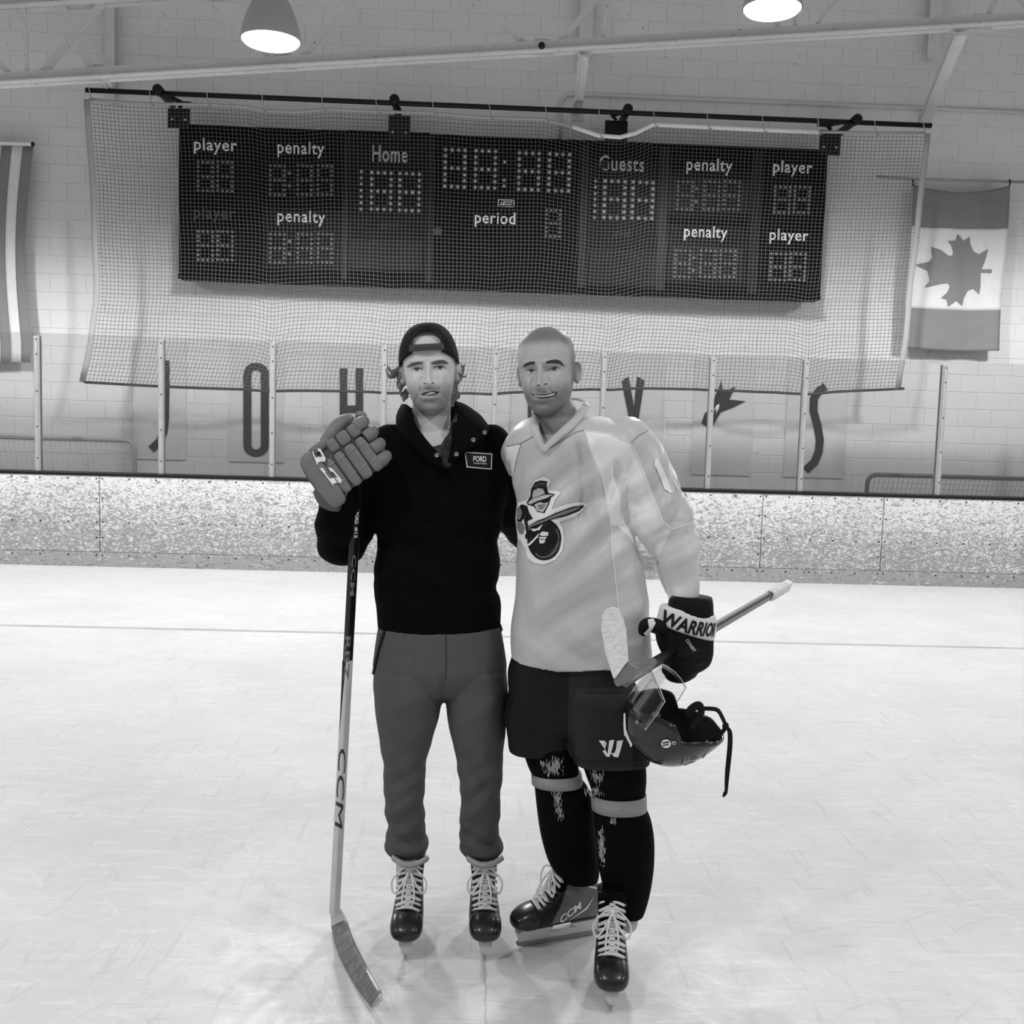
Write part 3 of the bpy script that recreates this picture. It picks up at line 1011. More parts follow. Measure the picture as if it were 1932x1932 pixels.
LEAF = [(1338, 1383), (1415, 1362), (1428, 1340), (1418, 1285), (1462, 1300), (1500, 1330), (1520, 1333), (1528, 1318), (1515, 1280), (1492, 1255), (1535, 1252), (1545, 1215), (1580, 1250), (1612, 1228), (1618, 1268), (1640, 1305), (1668, 1318), (1713, 1290), (1700, 1360), (1688, 1395), (1742, 1396), (1742, 1415), (1686, 1413), (1692, 1480), (1690, 1525), (1660, 1495), (1632, 1505), (1612, 1545), (1605, 1585), (1570, 1560), (1527, 1593), (1515, 1555), (1487, 1550), (1515, 1520), (1526, 1490), (1515, 1472), (1485, 1475), (1400, 1500), (1425, 1460), (1410, 1410)]
bm = bmesh.new()
lv = [bm.verts.new(((1240 + x / 2.76 - 1714) / 181.0, (y / 2.76 - 349) / 311.0, 0)) for x, y in LEAF]
bm.faces.new(lv)
bm.normal_update()
bmesh.ops.triangulate(bm, faces=bm.faces)
for _ in range(3):
    bmesh.ops.subdivide_edges(bm, edges=[e for e in bm.edges if e.calc_length() > 0.05], cuts=1)
    bmesh.ops.triangulate(bm, faces=bm.faces)
mb = MB()
bm.verts.index_update()
mb.add([ff(v.co.x, v.co.y) + Vector((0, -0.010, 0)) for v in bm.verts], [tuple(v.index for v in f.verts) for f in bm.faces])
bm.free()
mb.build('maple_leaf', M['flagred'], fl, True)
MB().tube([P(1655, 333, FY), P(1720, 338, FY), P(1950, 344, FY)], 0.017, 8).build('pole', M['alu'], fl, True)
for x in (1722, 1905):
    MB().tube([P(x, 338, FY - .02), P(x + 1, 343, FY - .02), P(x, 350, FY - .01)], 0.008, 5).build('tie', M['black'], fl)
struct(MB().bar(P(1865, 342, FY + .022), P(1865, 342, WY), 0.03, 0.03).build('trim_4', M['steel']))

f2 = thing('flag', P(-60, 683, FY), 'striped flag hanging with vertical stripes at the left edge', 'flag')
def wv2(u, v):
    return Vector((-0.10 * u * math.sin(math.pi * min(1, v * 1.1)) * 0.8, 0.015 * math.sin(u * 14 + v * 2), 0.02 * math.sin(u * 3)))
f2n = flag_grid([P(-190, 290, FY), P(62, 276, FY), P(58, 684, FY), P(-190, 690, FY)], 24, 40, wv2)
nst = 13
for i in range(nst):
    cloth('stripe', f2n, i / nst, (i + 1) / nst, 0, 1, M['flagred' if i % 2 == 0 else 'flagwhite'], f2, 4, 20)
MB().tube([P(-210, 266, FY), P(64, 272, FY)], 0.020, 8).build('pole', M['white'], f2, True)
MB().lathe(P(62, 272, FY), [(0.022, -0.012), (0.026, 0), (0.022, 0.012)], 8, Vector((1, 0, 0))).build('pole_cap', M['black'], f2)
struct(MB().bar(P(20, 271, FY + .022), P(20, 271, WY), 0.03, 0.03).build('trim_5', M['steel']))

# ================================================================== goals stored behind the glass
def goal(label, xs, yt, tube_m, net_m, Y=11.15, deep=0.42):
    a, b = P(xs[0], yt, Y), P(xs[1], yt, Y)
    t = thing('hockey_goal', ((a.x + b.x) / 2, Y, 0), label, 'hockey goal', 'goals parked behind the glass')
    z = (a.z + b.z) / 2
    r = 0.10
    pts = [Vector((a.x, Y, 0.0)), Vector((a.x, Y, z - r))] + [Vector((a.x + r - r * math.cos(q), Y, z - r + r * math.sin(q))) for q in [math.pi / 2 * k / 6 for k in range(1, 7)]]
    pts += [Vector((b.x - r + r * math.sin(q), Y, z - r + r * math.cos(q))) for q in [math.pi / 2 * k / 6 for k in range(0, 7)]] + [Vector((b.x, Y, 0.0))]
    MB().tube(pts, 0.024, 10).build('frame', tube_m, t, True)
    base = [Vector((a.x, Y, 0.03)), Vector((a.x + 0.1, Y + deep, 0.03)), Vector((b.x - 0.1, Y + deep, 0.03)), Vector((b.x, Y, 0.03))]
    MB().tube(base, 0.02, 8).build('base_frame', tube_m, t, True)
    n = MB()
    W = b.x - a.x
    nn = int(W / 0.055)
    for i in range(nn + 1):
        x = a.x + 0.04 + (W - 0.08) * i / nn
        n.tube([Vector((x, Y + 0.02, z - 0.03)), Vector((x, Y + 0.12, z * 0.75)), Vector((x, Y + 0.28, z * 0.4)), Vector((x, Y + deep, 0.05))], 0.003, 3, False)
    for j in range(19):
        v = j / 18
        yy = Y + 0.02 + (deep - 0.02) * v
        n.tube([Vector((a.x + 0.04, yy, z - 0.03 - (z - 0.08) * v)), Vector((b.x - 0.04, yy, z - 0.03 - (z - 0.08) * v))], 0.003, 3, False)
    g = n.build('goal_net', net_m, t)
    g['kind'] = 'stuff'
goal('dark-framed hockey goal behind the glass at the right edge', (1637, 2000), 900, mat('goal_pipe_dark', 95, rough=0.3, spec=0.5), M['webbing'])
goal('pale-netted hockey goal behind the glass at the lower left', (-120, 254), 826, mat('goal_pipe_pale', 172, rough=0.4), M['webwhite'])
# ================================================================== tools for bodies, clothes and marks on them
def proj_np(co):
    d = co - np.array(CAM)
    z = d @ np.array(FWD)
    return 966 + F_PX * (d @ np.array(RT)) / z, 966 - F_PX * (d @ np.array(UP)) / z

def inside(px, py, poly):
    r = np.zeros(len(px), bool)
    n = len(poly)
    j = n - 1
    for i in range(n):
        xi, yi = poly[i]
        xj, yj = poly[j]
        c = ((yi > py) != (yj > py)) & (px < (xj - xi) * (py - yi) / ((yj - yi) or 1e-9) + xi)
        r ^= c
        j = i
    return r

def ering(c, a, b, n=32, e=2.3):
    """closed ring: centre c, half axes a and b, superellipse exponent e"""
    out = []
    for j in range(n):
        t = 2 * math.pi * j / n
        ct, st = math.cos(t), math.sin(t)
        out.append(c + a * (math.copysign(abs(ct) ** (2 / e), ct)) + b * (math.copysign(abs(st) ** (2 / e), st)))
    return out

def hring(xl, xr, y, D, k=0.62, e=2.3, n=36, shrink=1.0, tilt=0.0):
    L, R = P(xl, y, D), P(xr, y, D)
    c = (L + R) / 2
    a = (R - L) / 2 * shrink
    b = Vector((0, a.length * k, tilt))
    return ering(c, a, b, n, e)

def densify(rings, k):
    n = (len(rings) - 1) * k
    m = len(rings[0])
    cols = [[r[j] for r in rings] for j in range(m)]
    return [[catmull(cols[j], i / n) for j in range(m)] for i in range(n + 1)]

def limb(mb, nodes, n=20, k=5):
    """nodes: (x, y, D, r_px)"""
    pts = [P(x, y, D) for x, y, D, r in nodes]
    rad = [r / ppm(D) for x, y, D, r in nodes]
    # rounded ends
    mb.tube(pts, rad, n, True, spline=k)
    mb.ball(pts[0], rad[0] * 0.98, n, 10)
    mb.ball(pts[-1], rad[-1] * 0.98, n, 10)

def fuse(name, mb, voxel, it=6, fac=0.5):
    """one continuous skin over overlapping closed shapes"""
    me = bpy.data.meshes.new(name)
    me.from_pydata([tuple(p) for p in mb.v], [], mb.f)
    me.update()
    bm = bmesh.new()
    bm.from_mesh(me)
    bmesh.ops.recalc_face_normals(bm, faces=bm.faces)
    bm.to_mesh(me)
    bm.free()
    ob = bpy.data.objects.new(name, me)
    COL.objects.link(ob)
    r = ob.modifiers.new('r', 'REMESH')
    r.mode = 'VOXEL'
    r.voxel_size = voxel
    if it:
        s = ob.modifiers.new('s', 'SMOOTH')
        s.iterations = it
        s.factor = fac
    out = bpy.data.meshes.new_from_object(ob.evaluated_get(bpy.context.evaluated_depsgraph_get()))
    bpy.data.objects.remove(ob)
    bpy.data.meshes.remove(me)
    return out

def coords(me):
    co = np.empty(len(me.vertices) * 3)
    me.vertices.foreach_get('co', co)
    nm = np.empty(len(me.vertices) * 3)
    me.vertices.foreach_get('normal', nm)
    return co.reshape(-1, 3), nm.reshape(-1, 3)

def set_coords(me, co):
    me.vertices.foreach_set('co', co.ravel())
    me.update()

def set_tone(me, tone):
    at = me.attributes.new('tone', 'FLOAT_COLOR', 'POINT')
    v = np.ones((len(tone), 4))
    v[:, :3] = tone[:, None]
    at.data.foreach_set('color', v.ravel())

def linv(a):
    c = np.asarray(a, float) / 255.0
    return np.where(c <= 0.04045, c / 12.92, ((c + 0.055) / 1.055) ** 2.4)

def bvh_of(me):
    return BVHTree.FromPolygons([v.co for v in me.vertices], [tuple(p.vertices) for p in me.polygons])

def finish(name, me, m, parent):
    """world-space mesh -> child object"""
    o = org(parent)
    me.transform(Matrix.Translation(-o))
    me.name = name
    me.materials.clear()
    me.materials.append(m)
    ob = bpy.data.objects.new(name, me)
    COL.objects.link(ob)
    if parent:
        ob.parent = parent
        ORG[ob.name] = o
    me.polygons.foreach_set('use_smooth', [True] * len(me.polygons))
    return ob

def drop_faces(me, poly, front=True):
    co, nm = coords(me)
    px, py = proj_np(co)
    ins = inside(px, py, poly)
    if front:
        ins &= (nm[:, 1] < 0.35)
    bm = bmesh.new()
    bm.from_mesh(me)
    bm.verts.ensure_lookup_table()
    bmesh.ops.delete(bm, geom=[bm.verts[i] for i in np.nonzero(ins)[0]], context='VERTS')
    bm.to_mesh(me)
    bm.free()
    me.update()

def on_surface(bvh, x, y, off=0.0, fallback=None):
    d = ray(x, y).normalized()
    loc, nor, idx, dist = bvh.ray_cast(CAM, d)
    if loc is None:
        return CAM + d * fallback if fallback else None
    if nor.dot(d) > 0:
        nor = -nor
    return loc + nor * off

def drape(name, polys, bvh, m, parent, off=0.002, edge=5.0, tris=None):
    """flat marks (px outlines or ready triangles) laid onto a surface"""
    bm = bmesh.new()
    if tris:
        vs, fs = tris
        bv = [bm.verts.new((x, y, 0)) for x, y in vs]
        for f in fs:
            try:
                bm.faces.new([bv[i] for i in f])
            except ValueError:
                pass
    for poly in polys or []:
        bm.faces.new([bm.verts.new((x, y, 0)) for x, y in poly])
    bm.normal_update()
    bmesh.ops.triangulate(bm, faces=bm.faces)
    for _ in range(5):
        le = [e for e in bm.edges if e.calc_length() > edge]
        if not le:
            break
        bmesh.ops.subdivide_edges(bm, edges=le, cuts=1)
        bmesh.ops.triangulate(bm, faces=bm.faces)
    bm.verts.index_update()
    pts, ds = [], []
    for v in bm.verts:
        p = on_surface(bvh, v.co.x, v.co.y, off)
        pts.append(p)
        if p is not None:
            ds.append((p - CAM).length)
    fb = float(np.median(ds)) if ds else 3.0
    pts = [p if p is not None else CAM + ray(v.co.x, v.co.y).normalized() * fb for p, v in zip(pts, bm.verts)]
    mb = MB()
    mb.add(pts, [tuple(v.index for v in f.verts) for f in bm.faces])
    bm.free()
    # face the viewer side
    o = org(parent)
    me = bpy.data.meshes.new(name)
    me.from_pydata([tuple(p - o) for p in mb.v], [], mb.f)
    me.update()
    return link(name, me, m, parent, True)

def quad_text(s, tl, tr, br, bl, bold=0.03, shear=0.0, space=1.0):
    vs, fs = text_tris(s, bold, shear, space)
    out = []
    for u, v in vs:
        v = 1 - v
        x = (tl[0] * (1 - u) + tr[0] * u) * (1 - v) + (bl[0] * (1 - u) + br[0] * u) * v
        y = (tl[1] * (1 - u) + tr[1] * u) * (1 - v) + (bl[1] * (1 - u) + br[1] * u) * v
        out.append((x, y))
    return out, fs

def seam(name, pts, bvh, r, m, parent, off=0.001, flat=0.5):
    path = []
    for i in range(len(pts) - 1):
        (x0, y0), (x1, y1) = pts[i], pts[i + 1]
        n = max(1, int(math.hypot(x1 - x0, y1 - y0) / 5))
        for k in range(n):
            q = on_surface(bvh, x0 + (x1 - x0) * k / n, y0 + (y1 - y0) * k / n, off)
            if q is not None:
                path.append(q)
    q = on_surface(bvh, *pts[-1], off)
    if q is not None:
        path.append(q)
    return MB().tube(path, r, 6).build(name, m, parent, True)

def crop(pts, s, ox, oy):
    return [(x / s + ox, y / s + oy) for x, y in pts]

def circle(cx, cy, rx, ry=None, n=18, rot=0.0):
    ry = ry or rx
    c, s_ = math.cos(rot), math.sin(rot)
    return [(cx + rx * math.cos(t) * c - ry * math.sin(t) * s_, cy + rx * math.cos(t) * s_ + ry * math.sin(t) * c) for t in [2 * math.pi * i / n for i in range(n)]]

def sheet(rows, m, name, parent, thick_=0.005, k=3):
    """cloth-like panel through rows of world points"""
    R = [[Vector(p) for p in r] for r in rows]
    nu = (len(R[0]) - 1) * k
    nv = (len(R) - 1) * k
    fine = [[catmull(r, i / nu) for i in range(nu + 1)] for r in R]
    g = [[catmull([fine[j][i] for j in range(len(R))], v / nv) for i in range(nu + 1)] for v in range(nv + 1)]
    mb = MB()
    mb.add([p for r in g for p in r], [(j * (nu + 1) + i, j * (nu + 1) + i + 1, (j + 1) * (nu + 1) + i + 1, (j + 1) * (nu + 1) + i) for j in range(nv) for i in range(nu)])
    ob = mb.build(name, m, parent, True)
    s = ob.modifiers.new('thickness', 'SOLIDIFY')
    s.thickness = thick_
    s.offset = 0
    return ob

# ------------------------------------------------------------------ head
HEAD_TAB = np.array([  # z, half width, front y, back y
    (-0.1185, 0.016, -0.062, -0.030), (-0.115, 0.027, -0.074, -0.012), (-0.109, 0.036, -0.0805, 0.004), (-0.100, 0.0445, -0.0845, 0.020), (-0.088, 0.0535, -0.0860, 0.038),
    (-0.070, 0.0610, -0.0875, 0.060), (-0.048, 0.0665, -0.0885, 0.080), (-0.022, 0.0710, -0.0880, 0.092), (0.000, 0.0735, -0.0875, 0.098), (0.016, 0.0750, -0.0925, 0.100),
    (0.040, 0.0755, -0.0905, 0.100), (0.068, 0.0715, -0.0825, 0.095), (0.090, 0.0610, -0.0670, 0.082), (0.105, 0.0460, -0.0470, 0.062), (0.114, 0.0290, -0.0260, 0.040), (0.1185, 0.010, -0.004, 0.018)])

def head_section(z):
    t = HEAD_TAB
    return [float(np.interp(z, t[:, 0], t[:, i])) for i in (1, 2, 3)]

def head_mesh(mb, tf, jaw=1.0, width=1.0, smile=0.0, nose=1.0, N=208, K=140):
    def g(x, s):
        return math.exp(-(x / s) ** 2)
    zs = [-0.1185 + 0.237 * (0.5 - 0.5 * math.cos(math.pi * i / K)) for i in range(K + 1)]
    # smooth the section table
    tab = HEAD_TAB
    rings = []
    for z in zs:
        w = f = b = 0.0
        ws = 0.0
        for dz in (-0.006, -0.003, 0, 0.003, 0.006):
            q = head_section(z + dz)
            w += q[0]; f += q[1]; b += q[2]; ws += 1
        w, f, b = w / ws * width, f / ws, b / ws
        ring = []
        for j in range(N):
            th = 2 * math.pi * j / N
            ct, st = math.cos(th), math.sin(th)
            e = 2.35 if st < 0 else 2.15
            x = w * math.copysign(abs(ct) ** (2 / e), ct)
            if st < 0:
                y = f * abs(st) ** (2 / e)
            else:
                y = b * abs(st) ** (2 / e)
            if st < 0:
                ax = abs(x)
                d = 0.0
                # nose ridge, tip and wings
                if -0.056 < z < 0.016:
                    amp = float(np.interp(z, [-0.056, -0.050, -0.045, -0.038, -0.030, -0.012, 0.004, 0.016], [0, 0.009, 0.021, 0.0300, 0.0265, 0.0165, 0.008, 0.0])) * nose
                    sig = float(np.interp(z, [-0.056, -0.040, -0.012, 0.016], [0.0110, 0.0105, 0.0072, 0.009]))
                    d += amp * g(x, sig)
                d += 0.0085 * g(ax - 0.0145, 0.0065) * g(z + 0.042, 0.0075)
                # sockets and brow
                d -= 0.0165 * g(ax - 0.031, 0.0165) * g(z + 0.001, 0.0105)
                d -= 0.006 * g(ax - 0.016, 0.007) * g(z - 0.000, 0.012)
                d -= 0.0030 * g(ax - 0.0215, 0.006) * g(z + 0.030, 0.012)
                d += 0.0050 * g(ax - 0.030, 0.022) * g(z - 0.019, 0.0075)
                d += 0.0030 * g(ax - 0.031, 0.012) * g(z + 0.003, 0.006)   # eyelids over the ball
                # cheeks
                d += 0.0080 * g(ax - 0.043, 0.016) * g(z + 0.030, 0.017)
                d += smile * 0.0050 * g(ax - 0.038, 0.014) * g(z + 0.042, 0.014)
                # mouth
                zm = z + 0.0690 - smile * 5.0 * x * x
                mw = 0.024 + 0.006 * smile
                win = 1 / (1 + math.exp((ax - mw) / 0.003))
                d += 0.0055 * g(x, 0.030) * g(z + 0.069, 0.020)
                d += 0.0034 * win * g(zm - 0.0065, 0.0040)
                d += 0.0044 * win * g(zm + 0.0085, 0.0048)
                d -= 0.0062 * (1 - 0.6 * smile) * win * g(zm, 0.0036)
                # fold beside the mouth
                fx = 0.020 + (-z - 0.046) * 0.62
                if -0.088 < z < -0.036:
                    d -= (0.0026 + 0.0030 * smile) * g(ax - fx, 0.0042)
                d -= 0.0040 * g(x, 0.022) * g(z + 0.0885, 0.0055)
                d += 0.0065 * g(x, 0.020) * g(z + 0.105, 0.011)
                y -= d * min(1.0, abs(st) * 1.6)
            zz = z * (jaw if z < 0 else 1.0)
            ring.append(tf @ Vector((x, y, zz)))
        rings.append(ring)
    mb.loft(rings, True)
    # ears
    for s in (-1, 1):
        rot = Matrix.Rotation(s * math.radians(-28), 3, 'Z') @ Matrix.Rotation(math.radians(-10), 3, 'X')
        c = Vector((s * 0.0805 * width, 0.010, -0.014 * jaw))
        n, m_ = 20, 12
        rr = []
        for i in range(1, m_):
            a = math.pi * i / m_
            ring = []
            for j in range(n):
                ph = 2 * math.pi * j / n
                q = Vector((math.cos(a) * 0.0085 * s, math.sin(a) * math.cos(ph) * 0.0185, math.sin(a) * math.sin(ph) * 0.0325))
                if math.cos(a) > 0:   # hollow outer side
                    rad = math.sin(a)
                    q.x -= s * 0.0085 * math.exp(-(rad / 0.62) ** 2 * 1.6) * 1.0
                if q.z < 0:
                    q.y *= 1 - 0.35 * min(1, -q.z / 0.03)
                ring.append(tf @ (c + rot @ q))
            rr.append(ring)
        mb.loft(rr, True)

def head_frame(px, py, D, yaw, pitch, roll, scale):
    """4x4 so that the point between the eyes lands at px, py, D"""
    R = Matrix.Rotation(math.radians(roll), 4, 'Y') @ Matrix.Rotation(math.radians(yaw), 4, 'Z') @ Matrix.Rotation(math.radians(pitch), 4, 'X') @ Matrix.Diagonal((scale, scale, scale, 1))
    front = R @ Vector((0, -0.088, 0))
    T = Matrix.Translation(P(px, py, D) - front)
    return T @ R

def hand(mb, wrist, d, n, s=1.0):
    """relaxed bare hand: wrist point, pointing direction d, palm normal n"""
    d = Vector(d).normalized()
    n = (Vector(n) - d * Vector(n).dot(d)).normalized()
    w = d.cross(n)
    mb.loft([ering(wrist + d * a * s, w * b * s, n * c * s, 16, 2.6) for a, b, c in ((-0.02, 0.024, 0.018), (0.02, 0.034, 0.016), (0.06, 0.042, 0.015), (0.09, 0.041, 0.012), (0.098, 0.036, 0.008))])
    for i, (off, ln) in enumerate(((-0.031, 0.070), (-0.010, 0.080), (0.011, 0.075), (0.030, 0.058))):
        b0 = wrist + d * 0.088 * s + w * off * s
        mb.tube([b0, b0 + d * ln * 0.45 * s - n * 0.004 * s, b0 + d * ln * 0.78 * s - n * 0.016 * s, b0 + d * ln * 0.95 * s - n * 0.032 * s], [0.0092 * s, 0.0088 * s, 0.0080 * s, 0.0066 * s], 10, spline=3)
    b0 = wrist + d * 0.025 * s - w * 0.030 * s
    mb.tube([b0, b0 + d * 0.030 * s - w * 0.022 * s - n * 0.006 * s, b0 + d * 0.058 * s - w * 0.028 * s - n * 0.016 * s], [0.013 * s, 0.0105 * s, 0.008 * s], 10, spline=3)
# ================================================================== materials of people and gear
M['skinA'] = mat('light_skin', 200, rough=0.58, spec=0.3, attr=True, noise=0.05, scale=60)
M['skinB'] = mat('tan_skin', 175, rough=0.52, spec=0.32, attr=True, noise=0.04, scale=60)
M['brow'] = mat('brow_hair', 105, rough=0.8, noise=0.3, scale=300)
M['browB'] = mat('dark_brow_hair', 62, rough=0.8, noise=0.3, scale=300)
M['eyewhite'] = mat('eye_white', 225, rough=0.25)
M['iris'] = mat('iris', 62, rough=0.15, spec=0.6)
M['lid'] = mat('lid_line', 75, rough=0.6)
M['mouth'] = mat('mouth_inside', 52, rough=0.6)
M['tooth'] = mat('teeth', 222, rough=0.25, spec=0.5)
M['lip'] = mat('lip', 160, rough=0.45)
M['lipB'] = mat('lip_tan', 140, rough=0.45)
M['hair'] = mat('brown_hair', 112, rough=0.6, spec=0.4, noise=0.5, scale=120)
M['cap'] = mat('cap_cloth', 30, rough=0.85, spec=0.15, noise=0.2, scale=80, bump=0.3, bscale=400)
M['capstrap'] = mat('cap_strap', 72, rough=0.6)
M['fleece'] = mat('black_fleece', 11, rough=0.95, spec=0.08, noise=0.2, scale=60, bump=0.25, bscale=300)
M['camo'] = mat('patterned_shirt', 62, rough=0.9, noise=0.55, scale=90)
M['snap'] = mat('metal_snap', 140, rough=0.3, metal=0.6)
M['trouser'] = mat('grey_trousers', 88, rough=0.85, spec=0.15, noise=0.06, scale=70, bump=0.12, bscale=500)
M['trousercuff'] = mat('trouser_cuff', 50, rough=0.9)
M['jersey'] = mat('jersey_cloth', 190, rough=0.40, spec=0.45, attr=True, bump=0.05, bscale=900)
M['jwhite'] = mat('jersey_white', 238, rough=0.55)
M['jseam'] = mat('jersey_seam', 232, rough=0.6)
M['jdark'] = mat('jersey_dark_piping', 120, rough=0.6)
M['jcollar'] = mat('jersey_collar', 192, rough=0.6)
M['printblack'] = mat('print_black', 14, rough=0.5)
M['printgrey'] = mat('print_grey', 125, rough=0.5)
M['printdark'] = mat('print_dark_grey', 60, rough=0.5)
M['shorts'] = mat('black_shell_cloth', 15, rough=0.6, spec=0.25, noise=0.25, scale=9)
M['shortspanel'] = mat('charcoal_shell_panel', 34, rough=0.6, spec=0.25, noise=0.15, scale=9)
M['sock'] = mat('black_sock', 9, rough=0.9, spec=0.1, noise=0.3, scale=40)
M['ktape'] = mat('grey_tape', 150, rough=0.55, noise=0.1, scale=30, stretch=(1, 1, 6))
M['scuff'] = mat('white_scuff', 170, rough=0.8, noise=0.3, scale=60)
M['boot'] = mat('skate_boot', 22, rough=0.4, spec=0.4, noise=0.3, scale=25)
M['bootgrey'] = mat('skate_side_panel', 96, rough=0.45, spec=0.4)
M['toecap'] = mat('skate_toe_cap', 26, rough=0.3, spec=0.5, noise=0.25, scale=30, coat=0.2)
M['lace'] = mat('lace', 226, rough=0.85)
M['felt'] = mat('tongue_felt', 165, rough=0.95, noise=0.12, scale=60)
M['holder'] = mat('blade_holder', 216, rough=0.4, spec=0.35, noise=0.05, scale=20)
M['runner'] = mat('steel_runner', 150, rough=0.3, metal=0.5)
M['gloveA'] = mat('grey_glove', 122, rough=0.55, spec=0.3, noise=0.05, scale=40)
M['gloveAdark'] = mat('grey_glove_gusset', 88, rough=0.7)
M['gloveB'] = mat('black_glove', 13, rough=0.7, spec=0.2, noise=0.3, scale=40)
M['gloveBpad'] = mat('black_glove_pad', 17, rough=0.5, spec=0.3)
M['cuffwhite'] = mat('glove_white_band', 226, rough=0.5)
M['stickblack'] = mat('stick_black', 20, rough=0.3, spec=0.5)
M['sticklight'] = mat('stick_pale', 208, rough=0.3, spec=0.5, noise=0.05, scale=15)
M['stickgrey'] = mat('stick_grey', 120, rough=0.3, spec=0.5)
M['sticktape'] = mat('worn_dark_tape', 128, rough=0.8, noise=0.25, scale=35)
M['whitetape'] = mat('white_cloth_tape', 236, rough=0.85, noise=0.06, scale=40, bump=0.6, bscale=90)
M['helmet'] = mat('helmet_shell', 12, rough=0.16, spec=0.6, coat=0.3)
M['helmetin'] = mat('helmet_lining', 10, rough=0.8)
M['strap'] = mat('black_strap', 12, rough=0.8)

def fold(co, waves):
    d = np.zeros(len(co))
    for (kx, ky, kz, ph, amp, (zc, zs)) in waves:
        warp = 1.3 * np.sin(co[:, 0] * 9 + ph) + 0.9 * np.sin(co[:, 2] * 7 - ph)
        m = np.exp(-((co[:, 2] - zc) / zs) ** 2)
        s = np.sin(co[:, 0] * kx + co[:, 1] * ky + co[:, 2] * kz + ph + warp)
        d += amp * m * (np.abs(s) ** 1.5 * np.sign(s))
    return d

def zpx(y, D):
    return P(966, y, D).z

